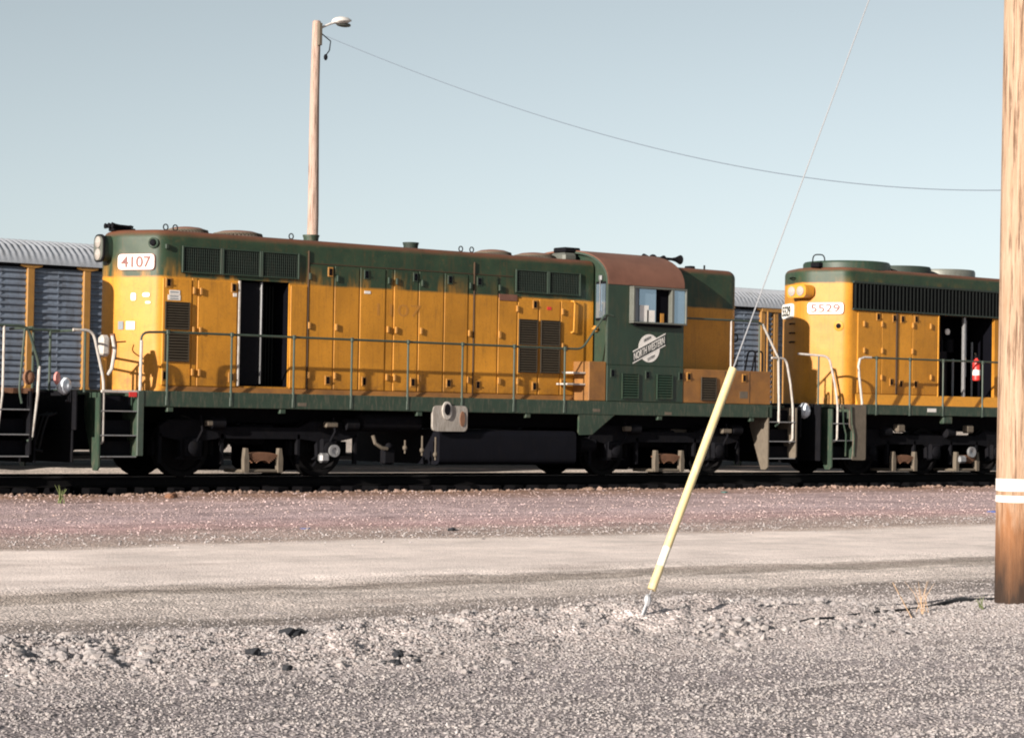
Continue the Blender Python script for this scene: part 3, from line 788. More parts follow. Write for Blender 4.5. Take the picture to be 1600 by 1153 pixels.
for u, v, ow in ((640, 462, 252), (680, 466, 307), (635, 692, 252), (675, 695, 307), (628, 935, 252), (668, 938, 307)):
    X_, Z_ = on_y(130 + u / 3.72, 330 + v / 3.72, HP); place('hinge', HINGE, (X_, HP - .022, Z_), DOORS[ow])
for u, v, ow in ((492, 415, 252), (470, 955, 252), (872, 445, 307), (855, 965, 307)):
    X_, Z_ = on_y(130 + u / 3.72, 330 + v / 3.72, HP); latch((X_, HP - .022, Z_), DOORS[ow])
for u, v, ow in ((75, 628, 777), (180, 470, 807.5), (180, 905, 807.5), (452, 488, 841), (450, 695, 841), (440, 912, 841), (72, 905, 777)):
    X_, Z_ = on_y(760 + u / 3.84, 360 + v / 3.84, HP); place('hinge', HINGE, (X_, HP - .022, Z_), DOORS[ow])
for u, v, ow in ((287, 445, 807.5), (282, 935, 807.5)):
    X_, Z_ = on_y(760 + u / 3.84, 360 + v / 3.84, HP); latch((X_, HP - .022, Z_), DOORS[ow])
# louvres
louvre(hx(256), hx(294), hz(275, 514), hz(275, 473), HP - .022, DOORS[252]); louvre(hx(256), hx(294), hz(275, 564), hz(275, 519), HP - .022, DOORS[252])
for a, b_, ow in ((809, 838, 807.5), (843.5, 873, 841)):
    louvre(hx(a), hx(b_), hz(840, 539), hz(840, 501), HP - .022, DOORS[ow]); louvre(hx(a), hx(b_), hz(840, 582), hz(840, 543), HP - .022, DOORS[ow])
# radiator / dynamic brake grilles in the green band
def grille(x0, x1, z0, z1, root, parts_=3):
    part('grille_backing', MB().box(x0, x1, HP - .012, HP + .01, z0, z1), M['black'], root)
    st = (x1 - x0) / parts_
    for k in range(parts_):
        a, b_ = x0 + k * st + .012, x0 + (k + 1) * st - .012
        mb = MB()
        mb.box(a - .01, a + .022, HP - .040, HP, z0, z1, .004); mb.box(b_ - .022, b_ + .01, HP - .040, HP, z0, z1, .004)
        mb.box(a + .022, b_ - .022, HP - .038, HP, z1 - .025, z1, .004); mb.box(a + .022, b_ - .022, HP - .038, HP, z0, z0 + .025, .004)
        fr = part('radiator_grille', mb, M['green'], root)
        mb = MB(); n = max(6, int((b_ - a) / .042))
        for j in range(1, n):
            xx = a + (b_ - a) * j / n; mb.box(xx - .006, xx + .006, HP - .026, HP - .014, z0 + .02, z1 - .02)
        for j in range(1, 9):
            zz = z0 + (z1 - z0) * j / 9; mb.box(a + .02, b_ - .02, HP - .020, HP - .013, zz - .004, zz + .004)
        part('grille_bar', mb, M['grille'], fr)['kind'] = 'stuff'
grille(hx(281), hx(465), hz(370, 433) + .02, hz(370, 389) - .01, L1, 3)
grille(hx(803), hx(905), hz(855, 460), hz(855, 424), L1, 2)
part('grille_lifting_eye', MB().box(hx(257) - .03, hx(257) + .03, HP - .05, HP, hz(257, 389), hz(257, 381), .008), M['green'], L1)
# brown replacement plate and little labels on the side
part('patch_plate', MB().box(hx(778), hx(806), HP - .034, HP, hz(790, 470), hz(790, 460), .004), M['rust_roof'], L1, 'brown patch plate on the hood side')
for px, py, w_, h_, mm in ((272, 457, .20, .075, 'decal'), (271, 465, .24, .09, 'decal'), (573, 457, .13, .05, 'decal'), (366, 461, .07, .06, 'decal'), (857, 482, .10, .06, 'redbright')):
    X_, Z_ = on_y(px, py, HP); part('warning_sticker', MB().box(X_ - w_ / 2, X_ + w_ / 2, HP - .029, HP - .020, Z_ - h_ / 2, Z_ + h_ / 2), M[mm], L1)
for k, py in enumerate((456.6, 463.2, 466.8)):              # unreadable lines of small print
    X_, Z_ = on_y(271, py, HP); part('sticker_print', MB().box(X_ - .08, X_ + .08, HP - .0305, HP - .0295, Z_ - .009, Z_ + .009), M['greydecal'], L1)
X_, Z_ = on_y(623, 485, HP)                                  # ghost of old big numbers, barely there
text_part('ghost_number', '1107', .98, .22, M['ghost'], (X_, HP - .0235, Z_), (1, 0, 0), (0, 0, 1), L1, ext=.001)['kind'] = 'stuff'
# hood end: number board, headlight, marker lamp, fittings. The sloping end face:
ca, cb = Vector((18.04, HP, 0)), Vector((17.54, YC - .2, 0))
eu = (ca - cb).normalized(); en = Vector((eu.y, -eu.x, 0))
def on_end(t, z_, out=0.0):                                  # t: 0 at the side corner, 1 at the nose
    p = ca + (cb - ca) * t + en * out; return Vector((p.x, p.y, z_))
def end_z(px, py): return on_y(px, py, YC - .7)[1]
number_board(on_end(.50, end_z(202, 408)), eu, .70, .26, '4107', L1, proud=.03)
hlt = part('headlight', MB().prism(fillet([(YC - .17, 3.66), (YC + .17, 3.66), (YC + .17, 4.10), (YC - .17, 4.10)], .15, 6), 'x', 17.40, 17.56), M['green'], L1)
part('headlight_rim', MB().prism(fillet([(YC - .19, 3.64), (YC + .19, 3.64), (YC + .19, 4.12), (YC - .19, 4.12)], .16, 6), 'x', 17.375, 17.40), M['dark'], hlt)
part('headlight_face', MB().prism(fillet([(YC - .16, 3.67), (YC + .16, 3.67), (YC + .16, 4.09), (YC - .16, 4.09)], .14, 6), 'x', 17.362, 17.376), M['silverpaint'], hlt)
for zz in (3.775, 3.985): part('lens', MB().lathe((17.362, YC, zz), (-1, 0, 0), [(.10, -.01), (.10, .012), (.07, .03), (.01, .045)], 18), M['lens'], hlt)
c_ = on_end(.16, end_z(228, 380), 0)
cl_ = part('marker_lamp', MB().lathe(c_ - en * .03, en, [(.095, 0), (.095, .05), (.075, .06), (.065, .055)], 20), M['green'], L1)
part('lens', MB().lathe(c_ + en * .02, en, [(.064, 0), (.055, .03), (.03, .048), (.005, .052)], 16), M['dark'], cl_)
for t_, py, w_, h_ in ((.55, 463, .10, .13), (.29, 460, .14, .07), (.25, 472, .10, .04)):
    c_ = on_end(t_, end_z(210, py), .012); part('paint_patch', MB().add([tuple(c_ + eu * a + Vector((0, 0, b_)) + en * .002) for a, b_ in fillet([(-w_ / 2, -h_ / 2), (w_ / 2, -h_ / 2), (w_ / 2, h_ / 2), (-w_ / 2, h_ / 2)], .035, 3)], [tuple(range(16))]), M['board'], L1)
for t_, w_, mm in ((.80, .10, 'greydecal'), (.60, .17, 'decal')):
    z_ = end_z(185, 507); c_ = on_end(t_, z_, .014)
    part('notice_sticker', MB().add([tuple(c_ + eu * a + Vector((0, 0, b_))) for a, b_ in ((-w_ / 2, -.07), (w_ / 2, -.07), (w_ / 2, .07), (-w_ / 2, .07))], [(0, 1, 2, 3)]), M[mm], L1)
# roof fittings
def roof_fan(x, r):
    f_ = part('cooling_fan', MB().lathe((x, YC, ZR - .03), (0, 0, 1), [(r * 1.22, 0), (r * 1.20, .05), (r * .95, .07), (r * .95, .03)], 32), M['dark'], L1)
    mb = MB(); n = 40
    for k in range(n):
        a0, a1 = k * 2 * math.pi / n, (k + .5) * 2 * math.pi / n
        p = lambda a, q, z_: (x + q * math.cos(a), YC + q * math.sin(a), z_)
        mb.tube([p(a0, r * 1.05, ZR + .03), p(a1, r * .98, ZR + .10)], .009, 4); mb.tube([p(a1, r * .98, ZR + .10), p(a0 + 2 * math.pi / n, r * 1.05, ZR + .03)], .009, 4)
    for q, z_ in ((r * 1.06, ZR + .03), (r * .99, ZR + .088)): mb.tube([(x + q * math.cos(k * math.pi / 16), YC + q * math.sin(k * math.pi / 16), z_) for k in range(33)], .013, 5)
    part('fan_guard', mb, M['dust'], f_)['kind'] = 'stuff'
    part('fan_cap', MB().lathe((x, YC, ZR + .085), (0, 0, 1), [(r * .97, 0), (r * .9, .025), (r * .65, .055), (r * .3, .07), (.01, .075)], 28), M['rust_roof'], f_)
for a, b_ in ((267, 318), (342, 401)):
    xa, xb = on_y(a, 352, YC)[0], on_y(b_, 352, YC)[0]; roof_fan((xa + xb) / 2, (xb - xa) / 2 * 1.12)
for a, b_ in ((750, 790), (813, 856)):
    xa, xb = on_y(a, 388, YC)[0], on_y(b_, 388, YC)[0]; roof_fan((xa + xb) / 2, (xb - xa) / 2 * 1.15)
for px in (486, 642):
    X_ = on_y(px, 372, YC)[0]
    part('exhaust_stack', MB().lathe((X_, YC, ZR - .03), (0, 0, 1), [(.13, 0), (.14, .15), (.155, .19), (.155, .205), (.13, .205), (.12, .1), (.02, .1)], 20), M['green_sill' if px == 486 else 'grille'], L1)
mb = MB().box(17.60, 18.02, YC - .10, YC + .10, ZR - .01, ZR + .05, .01)
for k in (-1, 0, 1): mb.lathe((17.95, YC + k * .13, ZR + .07), (-1, 0, .03), [(.022, 0), (.022, .25), (.03, .33), (.05, .40), (.045, .40)], 12)
mb.cyl((17.9, YC - .15, ZR + .07), (17.9, YC + .15, ZR + .07), .03, n=8); mb.cyl((17.9, YC, ZR), (17.9, YC, ZR + .1), .02, n=8)
part('air_horn', mb, M['dark'], L1)
for px, py in ((259, 352), (274, 350), (455, 370), (720, 388), (737, 390)):
    X_ = on_y(px, py, YC - .75)[0]; z_ = ZR - .03
    part('lifting_eye', MB().tube([(X_ + .045 * math.cos(a * math.pi / 5), YC - .75, z_ + .085 + .05 * math.sin(a * math.pi / 5)) for a in range(11)], .011, 6).cyl((X_, YC - .75, z_), (X_, YC - .75, z_ + .05), .012, n=6), M['dark'], L1)
mb = MB().box(27.15, 27.50, YC - .55, YC - .1, ZR - .02, ZR + .16, .05)
part('vent_housing', mb, M['silverpaint'], L1); part('vent_cap', MB().box(27.22, 27.62, YC - .50, YC - .12, ZR + .17, ZR + .27, .02), M['dark'], L1)

# ---------------------------------------------------------------- cab
CX0, CX1 = 27.50, 29.48
EZ, CZ = 3.72, 4.44
def arch(hw, ez, cz, n=28, p=2.35):
    out = []
    for k in range(n + 1):
        a = math.pi * k / n; c_, s_ = math.cos(a), math.sin(a)
        out.append((YC - hw * math.copysign(abs(c_) ** (2 / p), c_), ez + (cz - ez) * abs(s_) ** (2 / p)))
    return out
ar = arch(1.47, EZ - .02, CZ - .03)
body = [(YC + 1.47, 1.446), (YC - 1.47, 1.446)] + [(a, b_) for a, b_ in ar]
cab = part('cab', MB().prism(body, 'x', CX0 + .10, CX1 - .06), M['green'], L1, 'green cab with arched rusty roof')
ro = arch(1.515, EZ, CZ); ri = arch(1.475, EZ, CZ - .035)
mb = MB(); mb.loft([[(CX0, a, b_) for a, b_ in ro + ri[::-1]], [(CX1, a, b_) for a, b_ in ro + ri[::-1]]])
part('cab_roof', mb, M['rust_roof'], cab)
for s in (-1, 1): part('cab_side', MB().box(CX0, CX1, YC + s * 1.475, YC + s * 1.505, 2.16, EZ + .01, .004), M['green'], cab)
edge_o, edge_i = arch(1.50, EZ, CZ - .02), arch(1.46, EZ, CZ - .06)
fl = [(YC - 1.50, 2.2)] + edge_o[:15] + edge_i[:15][::-1] + [(YC - 1.46, 2.2)]
part('cab_flange', MB().prism(fl, 'x', CX0 - .012, CX0 + .012), M['rail_green'], cab)
part('cab_locker', MB().box(CX0, CX1, YC - 1.508, YC - 1.40, 1.452, 2.155, .008), M['green'], cab)
# door and its window in the wall facing along the hood
dr = part('cab_door', MB().box(CX0 + .075, CX0 + .11, YC - 1.42, YC - 1.03, 2.2, 3.98, .008), M['green'], cab)
part('window_frame', MB().box(CX0 + .055, CX0 + .08, YC - 1.40, YC - 1.06, 3.02, 3.78, .008), M['dark'], dr)
part('pane', MB().box(CX0 + .045, CX0 + .058, YC - 1.37, YC - 1.09, 3.07, 3.73), M['glass'], dr)
part('wiper', MB().cyl((CX0 + .03, YC - 1.22, 3.84), (CX0 + .03, YC - 1.22, 3.2), .011, n=6).box(CX0 + .02, CX0 + .07, YC - 1.26, YC - 1.18, 3.80, 3.90, .01), M['steel'], dr)
part('door_handle', MB().box(CX0 + .0, CX0 + .07, YC - 1.15, YC - 1.06, 2.80, 2.92, .01).box(CX0 - .04, CX0 + .02, YC - 1.20, YC - 1.06, 2.84, 2.88, .01), M['hinge'], dr)
# side window with its deflector wings
wx0, wx1, wz0, wz1 = 28.04, 29.45, 2.98, 3.70
wy = YC - 1.505
a1, a2 = sx(1044, 480), sx(1046.5, 480)
wn = part('cab_window', MB().box(wx0, wx1, wy - .13, wy, wz1 - .035, wz1, .006).box(wx0, wx1, wy - .13, wy, wz0, wz0 + .035, .006)
          .box(wx0, wx0 + .05, wy - .13, wy, wz0 + .035, wz1 - .035, .006).box(wx1 - .035, wx1, wy - .13, wy, wz0 + .035, wz1 - .035, .006)
          .box(a1 - .02, a2 + .01, wy - .13, wy - .02, wz0 + .035, wz1 - .035, .006), M['silverpaint'], cab, 'side window in grey frame with wind wings')
part('window_opening', MB().box(wx0 + .05, wx1 - .035, wy - .012, wy - .004, wz0 + .03, wz1 - .03), M['black'], wn)  # black sheet on the cab wall stands in for the unlit inside
b0, b1, b2 = sx(995, 480), sx(996, 480), sx(1022, 480)
part('wind_wing', MB().add([(wx0 + .05, wy - .13, wz0 + .035), (b0, wy - .05, wz0 + .035), (b0, wy - .05, wz1 - .035), (wx0 + .05, wy - .13, wz1 - .035)], [(0, 1, 2, 3)]), M['greydecal'], wn)
part('pane', MB().box(b1, b2, wy - .050, wy - .040, wz0 + .036, wz1 - .036), M['glass'], wn)
part('pane', MB().box(a2 + .012, wx1 - .036, wy - .100, wy - .090, wz0 + .036, wz1 - .036), M['glass'], wn)
part('pane_reflection', MB().box(b1 + .01, b1 + .24, wy - .058, wy - .052, wz0 + .04, wz0 + .36).box(b1 + .20, b2 - .03, wy - .058, wy - .052, wz0 + .04, wz0 + .27), M['decal'], wn, 'white cloud reflection painted on the side window')  # white sheets before the glass stand in for its cloudy reflection
part('lever', MB().box(a1 - .22, a1 - .14, wy - .03, wy - .015, wz0 + .04, wz0 + .22), M['hinge'], wn)
part('arm_rest', MB().box(wx0 + .1, wx1 - .1, wy - .09, wy, wz0 - .05, wz0 - .004, .01), M['dark'], wn)
# round herald with slanting banner
ex, ez_ = 28.57, 2.505
ey = YC - 1.507
em = part('herald', MB().lathe((ex, ey, ez_), (0, -1, 0), [(.275, 0), (.275, .003), (.001, .003)], 36), M['decal'], cab, 'faded round railway herald with slanted banner')
ang = math.radians(29); ux = Vector((math.cos(ang), 0, math.sin(ang))); uz = Vector((-math.sin(ang), 0, math.cos(ang)))
ux = Vector((.885, 0, .40)).normalized(); uz = Vector((0, 0, 1))
def slab(w1, h1, y0, y1, dz=0):
    c = Vector((ex, 0, ez_ + dz)); P = [c + ux * a + uz * b_ for a, b_ in ((-w1 / 2, -h1 / 2), (w1 / 2, -h1 / 2), (w1 / 2, h1 / 2), (-w1 / 2, h1 / 2))]
    return MB().loft([[(p.x, y0, p.z) for p in P], [(p.x, y1, p.z) for p in P]])
part('banner', slab(.92, .25, ey - .003, ey - .005), M['decal'], em)
part('banner_field', slab(.93, .20, ey - .005, ey - .0065), M['banner'], em)
text_part('banner_print', 'NORTH WESTERN', .86, .145, M['decal'], (ex, ey - .008, ez_), ux, uz, em, ext=.0015, bold=.004)
text_part('herald_print', 'CHICAGO &', .20, .055, M['banner'], (ex - .05, ey - .005, ez_ + .185), ux, uz, em, ext=.0015)
text_part('herald_print', 'SYSTEM', .20, .055, M['banner'], (ex + .05, ey - .005, ez_ - .185), ux, uz, em, ext=.0015)
for a, b_ in ((970.5, 996.5), (1025, 1049.5)): louvre(sx(a, 604), sx(b_, 604), 1.52, 1.985, YC - 1.508, cab, 9, 'green')
for px, py, gr in ((956.5, 583, 1), (1011, 586, 1), (1063, 588, 1)):
    X_, Z_ = on_y(px, py, SP); latch((X_, YC - 1.508, Z_), cab, gr)
# grab irons and steps by the cab
handrail([(hx(892), HP, hz(892, 471)), (hx(892), HP - .07, hz(892, 471)), (hx(894), HP - .07, hz(894, 474)), (hx(893), HP - .07, hz(893, 519)), (hx(891), HP, hz(891, 520))], L1, M['yellow'], .016, 'grab_iron')
sb = part('step_box', MB().box(27.06, CX0 - .012, YC - 1.495, YC - 1.002, 1.452, 2.21, .012), M['orange_box'], L1, 'orange step box beside the cab')
for z_, x_ in ((2.0, 26.74), (1.78, 26.60)):
    part('cab_step', MB().box(x_, 27.06, YC - 1.40, YC - 1.06, z_ - .035, z_, .008), M['white'], sb)
# horns and fittings on the cab and the short hood
mb = MB().box(29.52, 30.3, YC - .06, YC + .06, ZR + .0, ZR + .12, .02)
for k, dx in ((-1, .30), (1, -.0)):
    mb.lathe((29.9 + dx * .6, YC + k * .16, ZR + .22), (1, 0, 0), [(.03, -.2), (.03, .25), (.05, .36), (.10, .48), (.09, .48)], 14)
mb.lathe((30.0, YC, ZR + .22), (-1, 0, 0), [(.03, -.1), (.04, .15), (.09, .30), (.08, .30)], 14); mb.cyl((29.95, YC - .2, ZR + .2), (29.95, YC + .2, ZR + .2), .04, n=8)
mb.ball((29.95, YC, ZR + .22), .09, .09, .09)
part('air_horn', mb, M['dark'], L1)
mb = MB().box(30.75, 31.3, YC - .3, YC - .1, ZR - .01, ZR + .04, .01).cyl((31.2, YC - .2, ZR), (31.2, YC - .2, ZR + .14), .02, n=6).box(30.70, 30.85, YC - .32, YC - .12, ZR, ZR + .10, .02)
part('roof_antenna', mb, M['dark'], L1)
for z_ in (2.9, 2.4): handrail([(31.34, YC - .9, z_), (31.46, YC - .96, z_), (31.46, YC - .96, z_ - .16), (31.34, YC - .9, z_ - .16)], L1, M['dark'], .014, 'grab_iron')
# boxes along the short hood
bx_ = part('side_box', MB().box(CX1 + .004, 31.90, YC - 1.50, YC - 1.0, 1.452, 2.13, .012), M['orange_box'], L1, 'rusty orange equipment boxes along the short hood')
for xx in (30.62, 31.3): part('box_joint', MB().box(xx - .006, xx + .006, YC - 1.506, YC - 1.49, 1.48, 2.11), M['seam'], bx_)
louvre(sx(1095, 606), sx(1118.5, 606), 1.52, 1.96, YC - 1.50, bx_, 9)
for px, py in ((1076, 588.5), (1162.5, 591)):
    X_, Z_ = on_y(px, py, SP); latch((X_, YC - 1.50, Z_), bx_)
X_, Z_ = on_y(1162, 617, SP); part('box_stencil', MB().box(X_ - .11, X_ + .11, YC - 1.504, YC - 1.49, Z_ - .07, Z_ + .07), M['dust'], bx_)
# frame, deck, end steps, pilots
sill_frame(17.46, 31.96, L1)
SX0, SX1 = 16.28, 32.86                                     # end sheets
for x0_, x1_ in ((SX0 + .05, 17.46), (31.96, SX1 - .05)):
    part('end_platform', MB().box(x0_, x1_, YC - 1.0, YC + 1.0, 1.36, 1.446, .012), M['green_sill'], L1)
    part('draft_gear_box', MB().box(x0_ + .02, x1_ + .3 * (1 if x0_ < 20 else -1), YC - .94, YC + .94, .45, 1.355, .03), M['black'], L1)
for x_, d_ in ((SX0, -1), (SX1, 1)):
    part('pilot_plate', MB().box(x_, x_ - d_ * .04, YC - 1.45, YC + 1.45, .78, 1.43, .01).box(x_ + d_ * .001, x_ - d_ * .035, YC - 1.35, YC + 1.35, .25, .78, .01), M['dark'], L1)  # near-black colour stands in for shade from the coupled unit
    coupler(x_, d_, L1)
for s in (-1, 1):
    stepwell(16.70, 17.40, L1, (1.11, .71, .36), s); stepwell(31.86, 32.66, L1, (1.11, .71, .36), s, 'dust')
part('step_post', MB().box(17.38, 17.50, YC - 1.512, YC - 1.45, .36, 1.446, .01), M['rail_green'], L1)
part('warning_sticker', MB().box(17.22, 17.36, YC - 1.512, YC - 1.50, 1.34, 1.42), M['redbright'], L1)
part('step_lip', MB().box(16.72, 17.38, YC - 1.504, YC - 1.46, 1.40, 1.446, .008), M['white'], L1)
# handrails
ry = YC - 1.47
zr_ = 2.435
handrail([(17.43, ry, .50), (17.44, ry, zr_ - .02), (17.93, ry, zr_), (26.9, ry, zr_), (27.45, ry - .03, 3.14), (27.64, ry - .03, 3.10)], L1, M['rail_green'])
part('handrail_end', MB().tube([(17.43, ry - .004, .45), (17.437, ry - .004, 1.4), (17.445, ry - .004, 2.28)], .027, 8), M['white'], L1)
for px in (262, 362, 459.5, 550, 638, 723, 804, 883): place('stanchion', STAN, (sx(px, 570), ry - .02, zr_ - 1.01), L1)
handrail([(16.20, ry, 2.41), (16.56, ry, 2.41), (16.77, ry, 1.60), (16.77, ry, .58), (16.73, ry + .1, .56)], L1, M['white'], .025)
handrail([(16.24, ry, 2.40), (16.24, YC - .5, 2.40)], L1, M['rail_green']); part('stanchion', MB().cyl((16.42, ry, 1.40), (16.42, ry, 2.41), .02, n=8), M['rail_green'], L1)
handrail([(29.5, ry, 3.14), (30.9, ry, 3.145), (31.63, ry, 3.15), (32.14, ry, 2.41), (32.17, ry, 1.06), (32.08, ry, 1.02)], L1, M['rail_green'])
part('handrail_end', MB().tube([(31.67, ry - .005, 3.10), (32.135, ry - .005, 2.42), (32.165, ry - .005, 1.5), (32.17, ry - .005, 1.08)], .026, 8), M['white'], L1)
part('stanchion', MB().cyl((30.80, ry, 2.13), (30.80, ry, 3.14), .019, n=8), M['white'], L1)
handrail([(31.62, ry + .03, 2.13), (31.62, ry + .03, 3.14)], L1, M['rail_green'], .019, 'stanchion')
handrail([(31.95, ry, 2.42), (32.36, ry, 2.42), (32.50, ry, 1.9), (32.58, ry, 1.4), (32.58, ry, .74), (32.48, ry, .68)], L1, M['white'], .024)
for x0_ in (31.35, 31.55): handrail([(x0_, YC - 1.3, 2.13), (x0_ + .1, YC - 1.3, 2.55), (x0_ + .30, YC - 1.3, 2.55), (x0_ + .30, YC - 1.3, 2.13)], L1, M['dark'], .018, 'grab_iron')
# drop-step stand and wrapped connector at the near end
mb = MB().cyl((16.98, YC - 1.05, 1.44), (16.98, YC - 1.05, 2.0), .045, n=10)
part('jumper_stand', mb, M['yellow'], L1)
part('jumper_socket', MB().box(16.88, 17.06, YC - 1.14, YC - .98, 2.0, 2.36, .05), M['white'], L1)
part('jumper_cable', MB().tube([(17.09, YC - 1.12, 2.35), (17.12, YC - 1.16, 2.1), (17.08, YC - 1.14, 1.8), (17.03, YC - 1.1, 1.7)], .032, 8), M['white'], L1)
part('cable_plug', MB().tube([(17.10, YC - 1.1, 2.38), (17.13, YC - 1.13, 2.2), (17.12, YC - 1.13, 1.95)], .045, 8), M['rusty'], L1)
part('wrapped_connector', MB().ball((16.22, YC - 1.15, 1.50), .13, .12, .15, 9, 6), M['plastic'], L1); part('wrapped_connector', MB().ball((16.09, YC - 1.15, 1.62), .06, .06, .11, 8, 6), M['pinkwrap'], L1)
handrail([(17.6, YC - .62, 2.28), (17.30, YC - .66, 2.25), (17.1, YC - 1.0, 2.2)], L1, M['dark'], .012, 'safety_chain')
part('wrapped_connector', MB().ball((33.18, YC - 1.2, 1.35), .14, .14, .17, 9, 6), M['plastic'], L1)
# below the sill
part('sill_gusset', MB().prism([(26.84, 1.18), (27.72, 1.18), (27.16, .80), (26.88, .79), (26.84, .84)], 'y', YC - 1.49, YC - 1.44), M['green_sill'], L1)
M['filler'] = mat('dirty pale filler panel', (.34, .31, .28), .7, 0, .3, 7, (.10, .07, .05), .6)
pl = fillet([(23.38, .83), (24.16, .83), (24.16, 1.30), (23.38, 1.30)], .10, 5)
fp = part('filler_panel', MB().prism(pl, 'y', YC - 1.515, YC - 1.46), M['filler'], L1, 'white fuel filler panel with red gauge')
part('filler_neck', MB().prism([(a * .105 + 23.68, b_ * .165 + 1.21) for a, b_ in [(math.cos(k * math.pi / 10), math.sin(k * math.pi / 10)) for k in range(20)]], 'y', YC - 1.545, YC - 1.512), M['white'], fp)
part('filler_cap', MB().prism([(a * .065 + 23.68, b_ * .105 + 1.23) for a, b_ in [(math.cos(k * math.pi / 10), math.sin(k * math.pi / 10)) for k in range(20)]], 'y', YC - 1.555, YC - 1.543), M['dark'], fp)
part('fuel_gauge', MB().prism([(a * .055 + 24.04, b_ * .14 + 1.06) for a, b_ in [(math.cos(k * math.pi / 10), math.sin(k * math.pi / 10)) for k in range(20)]], 'y', YC - 1.53, YC - 1.512), M['rusty'], fp)
tk = fillet([(YC - 1.40, .22), (YC + 1.40, .22), (YC + 1.40, .86), (YC - 1.40, .86)], .12, 4)
part('fuel_tank', MB().prism(tk, 'x', 23.62, 26.85), M['tank'], L1)
part('air_reservoir', MB().lathe((22.0, YC - 1.12, .98), (1, 0, 0), [(.05, -.02), (.17, .04), (.17, 1.30), (.05, 1.36)], 16), M['dark'], L1)
part('air_reservoir', MB().lathe((27.1, YC - 1.05, .60), (1, 0, 0), [(.05, -.02), (.16, .04), (.16, .42), (.05, .46)], 16), M['dark'], L1)
part('valve_pipe', MB().tube([(22.25, YC - 1.25, .74), (22.29, YC - 1.27, .60), (22.42, YC - 1.28, .52), (22.55, YC - 1.27, .50)], .035, 8), M['dust'], L1)
part('drain_valve', MB().ball((22.60, YC - 1.25, .55), .07, .06, .06).box(22.5, 22.75, YC - 1.25, YC - 1.1, .22, .50, .03), M['dark'], L1)
for x_, z0_, z1_ in ((22.92, .42, .66), (23.30, .38, .74), (23.60, .30, .72)):
    part('drain_valve', MB().cyl((x_, YC - 1.30, z0_), (x_, YC - 1.30, z1_), .016, n=6).ball((x_, YC - 1.30, z0_ + .1), .045, .04, .05), M['dust'], L1)
part('axle_drive', MB().lathe((21.39, YC - 1.28, .46), (0, -1, 0), [(.11, 0), (.11, .05), (.06, .05), (.06, .02), (.01, .02)], 18).box(21.10, 21.30, YC - 1.33, YC - 1.2, .25, .42, .04), M['steel'], L1)
for x_ in (18.72, 21.40, 28.2, 30.9): part('sand_pipe', MB().tube([(x_, YC - 1.25, 1.05), (x_ + .02, YC - 1.28, .8), (x_ - .1, YC - 1.2, .5), (x_ - .16, YC - .85, .18)], .020, 6), M['dark'], L1)
for x_, z_ in ((18.95, .92), (21.35, .92), (28.3, .92), (30.9, .90)): part('brake_bracket', MB().box(x_ - .13, x_ + .13, YC - 1.30, YC - 1.18, z_ - .05, z_ + .05, .02), M['dust'], L1)
for px, py in ((472, 632), (1044, 646), (932, 641)):
    X_, Z_ = on_y(px, py, SP); part('sill_stencil', MB().box(X_ - .09, X_ + .09, YC - 1.504, YC - 1.498, Z_ - .03, Z_ + .03), M['dust'], L1)
for xx in (18.0, 20.2, 23.1, 25.6, 28.9, 31.4): part('jacking_pad', MB().box(xx - .06, xx + .06, YC - 1.49, YC - 1.40, 1.10, 1.18, .01), M['green_sill'], L1)
truck(19.97, (-1.37, 1.37), L1); truck(29.37, (-1.37, 1.37), L1)

# ================================================================== second locomotive, number 5529
L2 = thing('locomotive', (42.0, YC, 0), 'yellow diesel locomotive numbered 5529 with open engine bay and large roof fans', 'locomotive', 'diesel locomotives coupled in a row')
Z2 = 4.47; B0, B1, BZ0, BZ1 = 37.53, 39.40, 1.66, 3.54
mb = MB()
hood_shell(mb, 34.68, B0, 1.0, 1.50, Z2, .14, dl=.45, cw=.15)
hood_shell(mb, B0, B1, 1.0, BZ1, Z2, .14)
mb.box(B0, B1, YC - 1.0, YC + 1.0, 1.50, BZ0); mb.box(B0, B1, YC + .25, YC + 1.0, BZ0, BZ1)
hood_shell(mb, B1, 48.5, 1.0, 1.50, Z2, .14)
part('hood', mb, M['paint_sd'], L2, 'yellow hood with narrow green top')
part('bay_lining', MB().box(B0 + .005, B1 - .005, YC + .20, YC + .245, BZ0, BZ1).box(B0 + .003, B0 + .012, YC - .97, YC + .2, BZ0, BZ1).box(B1 - .012, B1 - .003, YC - .97, YC + .2, BZ0, BZ1)
     .box(B0 + .014, B1 - .014, YC - .98, YC + .2, BZ1 - .012, BZ1 - .003), M['black'], L2)
mb = MB().box(B0 + .3, B0 + 1.3, YC - .2, YC + .18, BZ0, BZ0 + 1.1, .05)
for k in range(3): mb.lathe((B0 + .45 + k * .35, YC - .3, BZ0 + 1.1), (0, 0, 1), [(.12, 0), (.12, .28), (.08, .32)], 12)
part('engine_block', mb, M['tank'], L2)
part('bay_post', MB().box(sx(1511, 560) + .55, sx(1511, 560) + .61, YC - .93, YC - .86, BZ0, BZ1, .006), M['steel'], L2)
part('bay_pipe', MB().tube([(38.05, YC - .6, BZ0), (38.05, YC - .6, 2.7), (38.2, YC - .5, 2.9), (38.2, YC - .4, BZ1)], .05, 8), M['dark'], L2)
for x_, z0_, z1_, r_ in ((37.85, 2.80, 3.5, .035), (38.55, BZ0, 2.6, .03), (38.95, 2.2, 3.5, .045), (39.2, BZ0, 3.0, .025)):
    part('bay_pipe', MB().cyl((x_, YC - .55, z0_), (x_, YC - .55, z1_), r_, n=8).cyl((x_, YC - .55, z1_ - .05), (x_ + .25, YC - .35, z1_ - .05), r_ * .9, n=8), M['greydecal'], L2)
